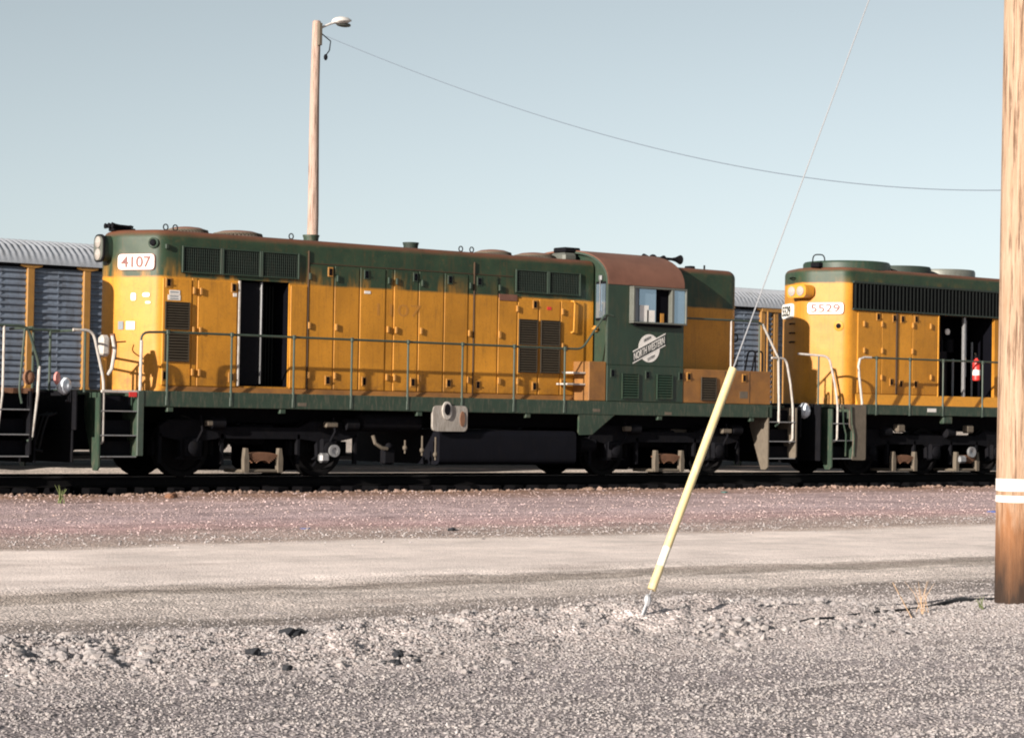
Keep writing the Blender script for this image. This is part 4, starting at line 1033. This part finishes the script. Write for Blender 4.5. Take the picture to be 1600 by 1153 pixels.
for x_ in (38.75, 39.15): part('bay_pipe', MB().tube([(x_, YC - .7, 2.75), (x_ + .04, YC - .72, 2.6), (x_ + .02, YC - .7, 2.4)], .018, 6), M['dust'], L2)
part('bay_panel', MB().box(37.60, 38.0, YC - .86, YC - .80, 1.7, 2.75, .01), M['tank'], L2)
part('bay_gauge', MB().lathe((38.15, YC - .72, 3.2), (0, -1, 0), [(.07, 0), (.07, .03), (.01, .03)], 14), M['decal'], L2)
D2 = {}
for a, b_ in ((34.95, 35.70), (35.70, 36.16), (36.19, 36.68), (36.68, 37.50)):
    D2[a] = door_panel(a, b_, 1.75, 3.53, L2, M['paint_sd'])
part('hood_batten', MB().box(36.150, 36.20, HP - .04, HP + .01, 1.75, 3.53, .006), M['seam'], L2)
part('hood_column', MB().box(39.42, 39.62, HP - .02, HP + .02, 1.6, 3.53, .006), M['paint_sd'], L2)
part('bay_edge', MB().box(B0 - .02, B0 + .015, HP - .035, HP + .01, 1.72, BZ1, .004), M['yellow'], L2)
for u, v, ow in ((617, 343, 34.95), (700, 345, 34.95), (617, 465, 34.95), (700, 467, 34.95), (697, 590, 34.95), (843, 350, 36.19), (840, 470, 36.19), (925, 355, 36.68), (925, 590, 36.68)):
    X_, Z_ = on_y(1140 + u / 2.957, 390 + v / 2.957, HP); place('hinge', HINGE, (X_, HP - .022, Z_), D2[ow])
for u, v, ow in ((683, 310, 34.95), (757, 318, 35.70), (795, 322, 36.19), (858, 322, 36.19), (743, 612, 35.70), (787, 620, 36.19), (855, 622, 36.19)):
    X_, Z_ = on_y(1140 + u / 2.957, 390 + v / 2.957, HP); latch((X_, HP - .022, Z_), D2[ow])
part('hood_skirt', MB().prism([(HP - .10, 1.505), (HP + .02, 1.505), (HP + .02, 1.74), (HP - .02, 1.74)], 'x', 34.9, 46.0), M['yellow'], L2)
# radiator shutters: upright ribs over a dark intake
part('intake_backing', MB().box(34.80, 41.0, HP - .01, HP + .01, 3.57, 4.12), M['black'], L2)
rib = MB().box(-.022, .022, -.05, 0, 0, .55, .006).mesh('shutter_rib', M['rib'])
sh = part('radiator_shutter', MB().box(34.78, 41.0, HP - .06, HP, 4.12, 4.17, .006).box(34.78, 41.0, HP - .06, HP, 3.54, 3.58, .006), M['grille'], L2)
k = 34.86
while k < 41: place('shutter_rib', rib, (k, HP - .005, 3.57), sh); k += .115
# end
ca, cb = Vector((34.68, HP, 0)), Vector((34.23, YC - .15, 0))
eu = (ca - cb).normalized(); en = Vector((eu.y, -eu.x, 0))
e2 = lambda px, py: on_y(px, py, YC - .6)[1]
number_board(on_end(.53, e2(1283, 481)), eu, .80, .24, '5529', L2, proud=.03)
fu = Vector((-eu.x, eu.y, 0)); c_ = Vector((34.44, YC + .60, e2(1238, 481)))
number_board(c_, Vector((-.45, -.85, 0)), .72, .30, '5529', L2, proud=.03, rim_m='decal', ink='banner')
hl2 = part('headlight', MB().prism(fillet([(YC - .36, 3.80), (YC + .22, 3.80), (YC + .22, 4.08), (YC - .36, 4.08)], .12, 5), 'x', 34.02, 34.28), M['yellow'], L2)
for yo in (-.20, .06): part('lens', MB().lathe((34.02, YC + yo, 3.94), (-1, 0, 0), [(.105, -.01), (.105, .02), (.07, .035), (.01, .04)], 18), M['lens'], hl2)
c_ = on_end(.22, e2(1306, 510)); cl_ = part('marker_lamp', MB().lathe(c_ - en * .02, en, [(.11, 0), (.11, .03), (.07, .05)], 18), M['yellow'], L2)
part('lens', MB().lathe(c_ + en * .02, en, [(.062, 0), (.05, .03), (.01, .045)], 14), M['dark'], cl_)
for z_ in (3.25, 3.05, 2.85, 4.25): handrail([(34.44, YC + .5, z_), (34.30, YC + .42, z_), (34.12, YC + .18, z_), (34.26, YC + .2, z_)], L2, M['dark'], .014, 'grab_iron')
# roof fans
for (a, b_), sm_ in (((1275, 1370), 'green'), ((1373, 1439), 'grille'), ((1441, 1507), 'silverpaint')):
    xa, xb = on_y(a, 410, YC)[0], on_y(b_, 410, YC)[0]; fan((xa + xb) / 2, (xb - xa) / 2, Z2, L2, .20, sm_)
handrail([(34.38, YC - .2, Z2), (34.38, YC - .2, Z2 + .28), (34.75, YC - .2, Z2 + .30), (34.75, YC - .2, Z2)], L2, M['dark'], .014, 'grab_iron')
part('roof_bracket', MB().box(34.3, 34.46, YC - .45, YC - .2, Z2 - .01, Z2 + .10, .02), M['dark'], L2)
part('lifting_eye', MB().box(40.0, 40.05, YC - .7, YC - .66, Z2 - .03, Z2 + .1, .008), M['dark'], L2)
# frame and steps
part('side_sill', MB().box(34.70, 48.5, YC - 1.5, YC - 1.40, 1.29, 1.51, .012), M['green_sill'], L2)
part('side_sill', MB().box(34.70, 48.5, YC + 1.40, YC + 1.5, 1.29, 1.51, .012), M['green_sill'], L2)
part('walkway_deck', MB().box(34.70, 48.5, YC - 1.395, YC + 1.395, 1.45, 1.505), M['yellow'], L2)
part('underframe', MB().box(35.3, 48.0, YC - .62, YC + .62, .95, 1.44, .03), M['dark'], L2)
part('end_platform', MB().box(33.45, 34.70, YC - 1.0, YC + 1.0, 1.42, 1.505, .012), M['green_sill'], L2)
part('pilot_plate', MB().box(33.40, 33.44, YC - 1.45, YC + 1.45, .30, 1.49, .01), M['dark'], L2); coupler(33.40, -1, L2)
for s in (-1, 1): stepwell(33.72, 34.42, L2, (1.10, .74, .36), s)
mb = MB().prism(fillet([(34.30, .32), (34.72, .32), (34.72, 1.50), (33.95, 1.50), (33.95, 1.40), (34.22, 1.40), (34.22, 1.02), (34.34, .92), (34.34, .50)], .05, 3), 'y', YC - 1.515, YC - 1.49)
part('step_post', mb, M['dust'], L2)
ry2 = YC - 1.47
handrail([(34.63, ry2, .98), (34.63, ry2, 1.6), (34.50, ry2, 2.3), (34.56, ry2, 2.50), (34.8, ry2, 2.51), (47.5, ry2, 2.55)], L2, M['rail_green'])
part('handrail_end', MB().tube([(34.63, ry2 - .004, .95), (34.63, ry2 - .004, 1.55), (34.535, ry2 - .004, 2.12), (34.51, ry2 - .004, 2.32), (34.55, ry2 - .004, 2.47), (34.68, ry2 - .004, 2.51), (34.9, ry2 - .004, 2.51)], .026, 8), M['white'], L2)
for X_ in (35.05, 36.1, 37.17, 38.48, 39.7, 40.9, 42.1): place('stanchion', STAN, (X_, ry2 - .02, 1.50), L2)
handrail([(33.0, ry2 + .3, 2.54), (33.62, ry2, 2.50), (33.80, ry2, 1.95), (33.90, ry2, 1.5), (33.89, ry2, .75), (33.82, ry2 + .06, .70)], L2, M['white'], .024)
part('stanchion', MB().cyl((33.42, ry2 + .1, 1.45), (33.42, ry2 + .1, 2.5), .02, n=8), M['rail_green'], L2)
for x_ in (34.0, 34.25): part('brake_pipe', MB().tube([(x_, YC - 1.53, 1.46), (x_ + .02, YC - 1.53, 1.1), (x_ + .1, YC - 1.53, .85), (x_ + .1, YC - 1.52, .4)], .016, 6), M['green_sill'], L2)
X_, Z_ = on_y(1456, 641, SP); part('sill_stencil', MB().box(X_ - .14, X_ + .14, YC - 1.504, YC - 1.498, Z_ - .04, Z_ + .04), M['decal'], L2)
part('jacking_pad', MB().box(37.2, 37.5, YC - 1.49, YC - 1.36, 1.12, 1.285, .02), M['green_sill'], L2)
part('draft_gear_box', MB().box(33.46, 34.95, YC - .94, YC + .94, .45, 1.41, .03), M['black'], L2)
truck(37.25, (-2.05, 0.0, 2.05), L2); truck(45.5, (-2.05, 0, 2.05), L2)
for x_ in (36.05, 38.3): part('brake_bracket', MB().box(x_ - .12, x_ + .12, YC - 1.32, YC - 1.16, .92, 1.10, .03), M['dust'], L2)
part('axle_drive', MB().lathe((38.35, YC - 1.28, .50), (0, -1, 0), [(.12, 0), (.12, .06), (.06, .06), (.01, .03)], 16).box(37.95, 38.2, YC - 1.32, YC - 1.2, .25, .42, .04), M['steel'], L2)
part('fuel_tank', MB().prism(tk, 'x', 40.4, 42.6), M['tank'], L2)
# the fire extinguisher hangs from the handrail
ex0, ey0 = 38.42, YC - 1.36
fe = thing('fire_extinguisher', (ex0, ey0, 2.1), 'red fire extinguisher hung on the handrail by the open engine bay', 'extinguisher')
part('cylinder_body', MB().lathe((ex0, ey0, 2.10), (0, 0, 1), [(.07, 0), (.085, .02), (.085, .40), (.06, .46), (.03, .48), (.03, .52)], 18), M['redbright'], fe)
part('valve_head', MB().box(ex0 - .05, ex0 + .05, ey0 - .03, ey0 + .03, 2.60, 2.66, .01).cyl((ex0, ey0, 2.52), (ex0, ey0, 2.62), .02, n=8), M['dark'], fe)
part('instruction_label', MB().lathe((ex0, ey0, 2.22), (0, 0, 1), [(.0865, 0), (.0865, .12)], 18), M['decal'], fe)
part('hanging_strap', MB().tube([(ex0, ey0, 2.58), (ex0 + .03, ey0 - .05, 2.56), (ex0 + .05, ey0 - .11, 2.535)], .012, 6), M['dark'], fe)

# ================================================================== third locomotive, its end just in the picture
L3 = thing('locomotive', (8.0, YC, 0), 'locomotive showing only end steps and handrails, coupled to the number board end of unit 4107', 'locomotive', 'diesel locomotives coupled in a row')
mb = MB(); hood_shell(mb, 6.0, 14.55, 1.0, 1.446, 4.20, .17, dr=.5, cw=.2)
part('hood', mb, M['paint'], L3)
part('side_sill', MB().box(6.0, 14.85, YC - 1.5, YC - 1.40, 1.18, 1.45, .012), M['green_sill'], L3)
part('walkway_deck', MB().box(6.0, 15.6, YC - 1.395, YC + 1.395, 1.36, 1.446), M['rusty'], L3)
part('underframe', MB().box(6.0, 15.0, YC - .62, YC + .62, .9, 1.355, .03), M['dark'], L3)
part('pilot_plate', MB().box(15.56, 15.60, YC - 1.45, YC + 1.45, .25, 1.44, .01), M['dark'], L3); coupler(15.6, 1, L3)
for s in (-1, 1): stepwell(14.86, 15.48, L3, (1.11, .71, .36), s, 'dark')
handrail([(14.2, ry, 2.43), (15.40, ry, 2.44), (15.62, ry, 1.82), (15.60, ry, 1.35), (15.51, ry, .62), (15.46, ry + .05, .6)], L3, M['rail_green'], .024)
part('handrail_end', MB().tube([(15.62, ry - .004, 1.80), (15.60, ry - .004, 1.35), (15.515, ry - .004, .66)], .027, 8), M['white'], L3)
handrail([(14.93, ry, .8), (15.0, ry, 1.4), (15.0, ry, 2.43)], L3, M['white'], .022); handrail([(15.33, ry, 1.2), (15.28, ry, 1.4), (15.36, ry, 2.40)], L3, M['rail_green'], .02)
handrail([(15.5, ry, 2.42), (15.55, YC - .5, 2.42)], L3, M['rail_green'])
for x_ in (15.68, 15.98): part('stanchion', MB().cyl((x_, YC - 1.1, 1.40), (x_, YC - 1.1, 2.40), .022, n=8), M['rail_green'], L3)
handrail([(15.50, YC - 1.1, 2.40), (16.15, YC - 1.1, 2.40)], L3, M['rail_green'], .02)
part('end_platform', MB().box(15.56, 16.02, YC - 1.2, YC + 1.2, 1.38, 1.42, .01), M['dark'], L3)
part('cable_plug', MB().ball((15.52, YC - 1.3, 1.62), .10, .09, .12), M['rusty'], L3)
part('draft_gear_box', MB().box(14.2, 15.54, YC - .94, YC + .94, .45, 1.355, .03), M['black'], L3)
truck(11.9, (-2.05, 0.0, 2.05), L3)

def ground_at(px, py):                                      # first point of the ground along the ray
    v = ray(px, py); t = np.linspace(6, 60, 12000); P = CAM[None] + v[None] * t[:, None]
    k = int(np.argmax(P[:, 2] < gz(P[:, 0], P[:, 1])))
    return Vector((float(P[k, 0]), float(P[k, 1]), float(gz(P[k, 0], P[k, 1]))))

# ================================================================== covered auto carriers on the track behind
RY = 52.0                                                   # plane of their near side
def auto_rack(x0, x1, label, bays):
    A = thing('auto_carrier_car', ((x0 + x1) / 2, RY + 1.5, 0), label, 'rail car', 'covered auto carrier rail cars')
    yc_ = RY + 1.5; z0, z1, zt = 1.15, 4.86, 5.56
    # corrugated arched roof, ridges running across the car
    n = int((x1 - x0) / .021); yr = [-1.62, -1.60, -1.45, -1.15, -.75, -.3, .3, .75, 1.15, 1.45, 1.60, 1.62]
    zz = [z1 - .06, z1 + .04, z1 + .24, z1 + .44, z1 + .57, zt - z1 + z1 - .05 - .02, zt - .07, z1 + .57, z1 + .44, z1 + .24, z1 + .04, z1 - .06]
    X_ = np.linspace(x0, x1, n); ph = np.sin(X_ * 2 * math.pi / .17) * .022; rowk = np.array([0, 0, .7, 1, 1, 1, 1, 1, 1, .7, 0, 0])
    V = np.stack([np.stack([np.full_like(yr, x_), np.array(yr) * 1.0 + yc_, np.array(zz) + p_ * rowk], -1) for x_, p_ in zip(X_, ph)], 0)
    k = len(yr); ii = (np.arange(n - 1)[:, None] * k + np.arange(k - 1)[None]).reshape(-1)
    me = np_mesh('roof', V.reshape(-1, 3) - np.array(A.location), np.stack([ii, ii + k, ii + k + 1, ii + 1], -1), M['galvroof'])
    o = bpy.data.objects.new('roof', me); COL.objects.link(o); o.parent = A
    part('body', MB().box(x0 + .1, x1 - .1, yc_ - 1.35, yc_ + 1.35, z0, z1, .05), M['greydecal'], A)
    part('top_rail', MB().box(x0, x1, RY - .03, RY + .12, z1 - .14, z1 - .02, .01).box(x0, x1, yc_ + 1.38, yc_ + 1.53, z1 - .14, z1 - .02, .01), M['tank'], A)
    part('side_sill', MB().box(x0, x1, RY - .02, RY + .2, .85, z0, .02).box(x0, x1, yc_ + 1.3, yc_ + 1.52, .85, z0, .02), M['rack_orange'], A)
    part('underframe', MB().box(x0 + .3, x1 - .3, yc_ - .5, yc_ + .5, .6, .9, .03), M['dark'], A)
    xs = bays
    for s, yf in ((-1, RY), (1, RY + 3.0)):
        for a in xs:
            p = part('side_post', MB().box(a - .10, a + .10, yf - .06, yf + .06, .9, z1 - .02, .015), M['rack_orange'], A)
            part('post_bracket', MB().prism([(a - .30, z1 - .02), (a + .30, z1 - .02), (a + .30, z1 - .12), (a + .12, z1 - .16), (a - .12, z1 - .16), (a - .30, z1 - .12)], 'y', yf - .075, yf + .07), M['rack_orange'], p)
            part('post_foot', MB().prism([(a - .10, 1.7), (a + .10, 1.7), (a + .26, .95), (a - .26, .95)], 'y', yf - .07, yf + .05), M['rack_orange'], p)
    # ribbed side panels, one per bay; the profile waves up the side
    wav = []
    nz = 150
    for j in range(nz + 1):
        z_ = 1.16 + (z1 - .15 - 1.16) * j / nz
        tri = (z_ / .17) % 1.0
        off = .020 * (1 if tri < .45 else (-1 if .55 < tri < .95 else 0))
        if abs(((z_ - 1.2) / 1.2) % 1.0 - .5) > .46: off = .024
        wav.append((z_, off))
    cache = {}
    for s, yf in ((-1, RY + .03), (1, RY + 2.97)):
        for a, b_ in zip(xs, xs[1:]):
            Lx = round(b_ - a - .21, 3)
            if (Lx, s) not in cache:
                vs_ = []; fs_ = []
                for z_, o_ in wav: vs_ += [(-Lx / 2, s * (o_ if s > 0 else o_), z_), (Lx / 2, s * o_, z_)]
                for j in range(nz): fs_.append((2 * j, 2 * j + 1, 2 * j + 3, 2 * j + 2))
                mbp = MB().add(vs_, fs_)
                m2 = 2
                for q in range(1, m2):                       # pressed upright creases
                    xx = -Lx / 2 + Lx * q / m2; mbp.box(xx - .005, xx + .005, -.012, .004, 1.16, z1 - .15)
                cache[Lx, s] = mbp.mesh('side_panel', M['galv'], (0, 0, 0), 20)
            place('side_panel', cache[Lx, s], ((a + b_) / 2, yf, 0), A)
    for xc in (x0 + 2.6, x1 - 2.6):
        tk_ = part('truck', MB().box(xc - 1.2, xc + 1.2, yc_ - 1.05, yc_ - .93, .38, .62, .03).box(xc - 1.2, xc + 1.2, yc_ + .93, yc_ + 1.05, .38, .62, .03).box(xc - .25, xc + .25, yc_ - 1.0, yc_ + 1.0, .4, .62, .03), M['dark'], A)
        for e in (-.88, .88):
            for s in (-1, 1): place('wheel', WHEEL, (xc + e, yc_ + s * .78, .42), tk_, (0, 0, 0 if s < 0 else math.pi), (.82, 1, .82))
    return A
pA, pB = on_y(46, 500, RY)[0], on_y(134, 500, RY)[0]; bs = pB - pA
auto_rack(-.3, 27.6, 'ribbed grey auto carrier rail car with orange posts behind the steps of unit 4107', [pB + bs * k for k in range(-16, 1)] + [27.45])
qA, qB = on_y(1191, 500, RY)[0], on_y(1211, 500, RY)[0]
AR2 = auto_rack(28.6, qB + 2.2, 'ribbed grey auto carrier rail car seen between units 4107 and 5529', [qA - bs * k for k in range(14, -1, -1)] + [qB, qB + 1.0, qB + 2.0])
part('rack_ladder', MB().box(qB - .45, qB - .40, RY - .12, RY - .07, 1.0, 4.7, .01).box(qB + .28, qB + .34, RY - .12, RY - .07, 1.0, 4.7, .01), M['rack_orange'], AR2)
part('end_beam', MB().box(qA - .1, qB + .6, RY - .10, RY - .061, 4.66, 4.84, .01), M['rack_orange'], AR2)

# ================================================================== far lamp pole with its wire
PY = 46.0
tx, tz = on_y(495, 33, PY); bxp = on_y(487.5, 362, PY)[0]
tx = (tx + bxp) / 2
UP = thing('utility_pole', (tx, PY, -.3), 'weathered wooden pole with a street lamp rising behind unit 4107', 'utility pole')
mb = MB(); rings = []
zs = [-.5, 0, 2, 4, 6, 7.5, 9, tz - .03, tz]
for i, z_ in enumerate(zs):
    r_ = .175 - .072 * max(z_, 0) / tz
    if i == len(zs) - 1: r_ *= .8
    rings.append([(tx + .012 * math.sin(z_ * 1.3) + r_ * (1 + .03 * math.sin(k * 2.4 + z_)) * math.cos(k * math.pi / 9), PY + r_ * math.sin(k * math.pi / 9), z_) for k in range(18)])
mb.loft(rings); part('pole', mb, M['wood_far'], UP, ang=60)
lx, lz = on_y(544, 33, PY); ax0, az0 = on_y(501, 45, PY); ax1, az1 = on_y(516, 36, PY)
part('lamp_arm', MB().tube([(tx + .02, PY - .10, az0 - .05), (tx + .12, PY - .12, az0 + .02), ((ax0 + ax1) / 2 + .05, PY - .12, (az0 + az1) / 2 + .03), (ax1 + .12, PY - .12, az1 + .02)], .028, 8), M['lampgrey'], UP)
lam = MB(); rr_ = []
for t_, w1, h0, h1 in ((0, .05, -.03, .05), (.12, .13, -.06, .09), (.40, .17, -.08, .12), (.75, .15, -.07, .09), (1.0, .05, -.01, .03)):
    xc_ = ax1 + (lx - ax1) * t_; zc_ = az1 + (lz - az1) * t_ * .6 + .02
    rr_.append([(xc_, PY - .12 + w1 * math.cos(a * math.pi / 6), zc_ + (h1 if math.sin(a * math.pi / 6) > 0 else -h0) * math.sin(a * math.pi / 6)) for a in range(12)])
lam.loft(rr_); lo_ = part('lamp_head', lam, M['lampgrey'], UP)
part('lamp_lens', MB().ball(((ax1 + lx) / 2 + .05, PY - .12, az1 - .03), .22, .11, .06), M['silverpaint'], lo_)
part('bracket', MB().box(tx - .03, tx + .06, PY - .2, PY - .09, az0 - .45, az0 + .1, .01), M['dust'], UP)
wx_, wz_ = on_y(510, 56, PY)
part('insulator', MB().tube([(tx + .08, PY - .1, wz_ + .02), (wx_ + .05, PY - .12, wz_ - .15), (wx_ + .02, PY - .12, wz_ - .38), (wx_ - .08, PY - .11, wz_ - .52)], .015, 6).ball((wx_ - .08, PY - .11, wz_ - .56), .05, .05, .08), M['tank'], UP)
# overhead wire from the lamp pole, sagging towards the next pole beyond the picture
p0 = np.array([tx + .1, PY - .1]); p1 = np.array([46.0, 16.0])
def on_plan(px, py):
    v = ray(px, py); a = np.array([[v[0], -(p1 - p0)[0]], [v[1], -(p1 - p0)[1]]]); k = np.linalg.solve(a, p0); return k[1], CAM[2] + v[2] * k[0]
pts = [(510, 57), (600, 95), (700, 130), (840, 180), (1000, 227), (1150, 260), (1255, 276), (1400, 292), (1560, 298)]
T = np.array([on_plan(*q) for q in pts]); cf = np.polyfit(T[:, 0], T[:, 1], 3)
ts = np.linspace(T[0, 0], T[-1, 0] + .25, 60)
zz = np.polyval(cf, ts)
wr = MB().tube([(p0[0] + (p1 - p0)[0] * a, p0[1] + (p1 - p0)[1] * a, b_) for a, b_ in zip(ts, zz)], .012, 6)
tag(part('overhead_wire', wr, M['cable']), 'thin dark overhead wire sagging from the lamp pole across the sky', 'wire')

# ================================================================== near pole, guy wire with guard
zg = -.44
bx0, by0 = on_z(1556, 948, zg); dep = np.array([bx0, by0])
rb = .185
side = np.array([RV[0], RV[1]]); side /= np.linalg.norm(side)
pc = dep + side * rb + np.array([DV[0], DV[1]]) * .05
NP_ = thing('utility_pole', (pc[0], pc[1], zg), 'stout brown wooden pole with two white painted bands near its foot', 'utility pole')
mb = MB(); rings = []
for z_ in np.linspace(zg - .3, 9.4, 40):
    r_ = rb - .0048 * (z_ - zg)
    rings.append([(pc[0] + r_ * (1 + .012 * math.sin(k * 3.1 + z_ * .7)) * math.cos(k * math.pi / 18), pc[1] + r_ * (1 + .012 * math.sin(k * 2.3 - z_)) * math.sin(k * math.pi / 18), float(z_)) for k in range(36)])
mb.loft(rings); part('pole', mb, M['wood_near'], NP_, ang=60)
for ya, yb in ((748, 767), (774, 784.5)):
    dd = math.hypot(*pc); za = on_y(1570, yb, pc[1])[1]; zb_ = on_y(1570, ya, pc[1])[1]
    r0, r1 = rb - .0048 * (za - zg) + .004, rb - .0048 * (zb_ - zg) + .004
    part('painted_band', MB().lathe((pc[0], pc[1], za), (0, 0, 1), [(r0, 0), (r1, zb_ - za)], 36), M['decal'], NP_, 'white painted band')
part('crossarm', MB().box(pc[0] - 1.2, pc[0] + 1.2, pc[1] - .16, pc[1] - .05, 8.7, 8.82, .01), M['wood_far'], NP_)
# guy: from its anchor in the gravel up to the pole
an = ground_at(1003, 962)
v = ray(1358, 0)
# the strand's upper end lies on the pole; find the pole height that the strand's line in the photo points at
best = None
for z_ in np.linspace(5, 9.3, 400):
    q = Vector((pc[0], pc[1], z_)); L = (q - an); t_ = .6
    def pxy(p):
        d_ = np.array(p) - CAM; return 800 + F_PX * (d_ @ RV) / (d_ @ DV), 576.5 - F_PX * (d_ @ UV) / (d_ @ DV)
    e = 0
    for k in np.linspace(.05, .9, 30):
        X_, Y_ = pxy(an + L * float(k))
        if 0 < Y_ < 900: e += (X_ - (1003 + (962 - Y_) * .369)) ** 2
    if best is None or e < best[0]: best = (e, z_)
hd = Vector((pc[0], pc[1], float(best[1])))
GL = (hd - an); gd = GL.normalized()
def at_py(py):
    lo, hi = 0.0, 1.0
    for _ in range(50):
        m2 = (lo + hi) / 2
        if pxy(an + GL * m2)[1] > py: lo = m2
        else: hi = m2
    return an + GL * lo
GW = thing('guy_wire', tuple(an), 'slanting guy wire with a long yellow guard anchored in the gravel', 'guy wire')
part('strand', MB().tube([at_py(940), hd], .0048, 6), M['wire'], GW)
g0, g1, g2, g3 = at_py(921), at_py(884), at_py(855), at_py(576)
gd_ = part('guard', MB().tube([g2, g3], .031, 14), M['guard'], GW, 'yellow plastic guard sleeve')
part('guard_band', MB().tube([g1, g2], .0305, 14), M['guardpale'], GW, 'faded white section of the guard')
part('guard_end', MB().tube([g0, g1], .0315, 14), M['guard'], GW)
part('anchor_rod', MB().tube([an - gd * .04, at_py(930)], .011, 8).tube([an + Vector((.02, 0, 0)), at_py(935) + Vector((.02, 0, 0))], .007, 6).ball(at_py(938), .028, .028, .05, 8, 6), M['wire'], GW)

# ================================================================== small things on the ground
def weed(name, px, py, n, h_, mat_, label, spread=.12, r=.004):
    c = ground_at(px, py); W = thing(name, c, label, 'weed')
    for k in range(n):
        a = random.uniform(0, 6.28); s_ = random.uniform(.2, 1) * spread; hh_ = h_ * random.uniform(.6, 1)
        p = [c + Vector((random.uniform(-.05, .05), random.uniform(-.05, .05), -.02)), c + Vector((math.cos(a) * s_ * .4, math.sin(a) * s_ * .4, hh_ * .6)), c + Vector((math.cos(a) * s_, math.sin(a) * s_, hh_))]
        part('stalk', MB().tube(p, [r, r * .8, r * .3], 5), M[mat_], W)
    return W
weed('dry_weed', 1440, 958, 9, .28, 'dry', 'dry straw stalks rising from the gravel near the stout pole', .16, .0025)
weed('green_weed', 1533, 951, 7, .12, 'weed', 'small green weed at the foot of the stout pole', .07)
weed('green_weed', 95, 786, 12, .30, 'weed', 'green weed at the track edge below the end of the auto carrier', .12, .008)
weed('green_weed', 214, 766, 8, .20, 'weed', 'small green sprig at the track edge below the steps of unit 4107', .1, .008)
weed('green_weed', 376, 766, 8, .14, 'weed', 'low green sprig at the track edge below the front truck of unit 4107', .14, .008)
c = ground_at(1395, 935); d_ = ground_at(1424, 966)
tag(part('straw', MB().tube([c + Vector((0, 0, .14)), d_ + Vector((0, 0, .01))], .005, 6), M['dry']), 'single long straw leaning on the gravel', 'straw')
cpts = [ground_at(*q) for q in ((1238, 974), (1270, 969), (1300, 966), (1340, 960), (1380, 957), (1420, 953), (1450, 948), (1475, 944), (1500, 940), (1530, 937), (1560, 936))]
cpts = [p + Vector((0, 0, .008 + .006 * math.sin(i * 1.9))) for i, p in enumerate(cpts)]
tag(part('cable', MB().tube(cpts, [.005, .008, .009, .009, .009, .010, .011, .018, .028, .014, .008], 8), M['asphaltlump']), 'thin dark line across the gravel to the stout pole', 'cable')  # thin dark tube laid along the ground towards the pole
def lump(px, py, r_, label, name='asphalt_lump', mm='asphaltlump', cat='rubble', flat=.6):
    c = ground_at(px, py); bm = bmesh.new(); bmesh.ops.create_icosphere(bm, subdivisions=2, radius=1)
    sd = random.random() * 9
    for v_ in bm.verts:
        k = 1 + .35 * math.sin(v_.co.x * 3.1 + sd) * math.cos(v_.co.y * 4.2 + sd) + random.uniform(-.12, .12)
        v_.co = Vector((v_.co.x * r_ * k, v_.co.y * r_ * .8 * k, v_.co.z * r_ * flat * k + r_ * flat * .4))
    me = bpy.data.meshes.new(name); bm.to_mesh(me); bm.free(); me.materials.append(M[mm])
    o = bpy.data.objects.new(name, me); COL.objects.link(o); o.location = c
    return tag(o, label, cat)
lump(452, 994, .065, 'largest black asphalt lump on the gravel ridge'); lump(466, 992, .05, 'small black lump touching the largest asphalt lump')
lump(398, 1022, .05, 'black lump on the ridge slope below the largest asphalt lump'); lump(449, 1046, .035, 'small black lump at the foot of the gravel ridge')
for k in range(16):
    o = lump(random.gauss(622, 34), random.gauss(1028, 9), random.uniform(.012, .03), 'black asphalt crumb in the clustered patch on the gravel ridge'); o['group'] = 'asphalt crumbs in one patch'
lump(707, 829, .06, 'dark stone on the far edge of the dirt road', 'stone', flat=.5); lump(268, 778, .10, 'brown clod on the pink ballast edge', 'clod', 'rusty'); 
lump(1133, 770, .07, 'teal scrap of litter at the track edge', 'litter', 'tealit', 'litter', .3); lump(1551, 800, .09, 'blue scrap of litter beside the stout pole', 'litter', 'blue', 'litter', .2)
lump(968, 826, .06, 'pale blue scrap at the road edge', 'litter', 'blue', 'litter', .15) if False else None
lump(478, 826, .07, 'flat blue scrap of litter at the road edge', 'litter', 'blue', 'litter', .12)
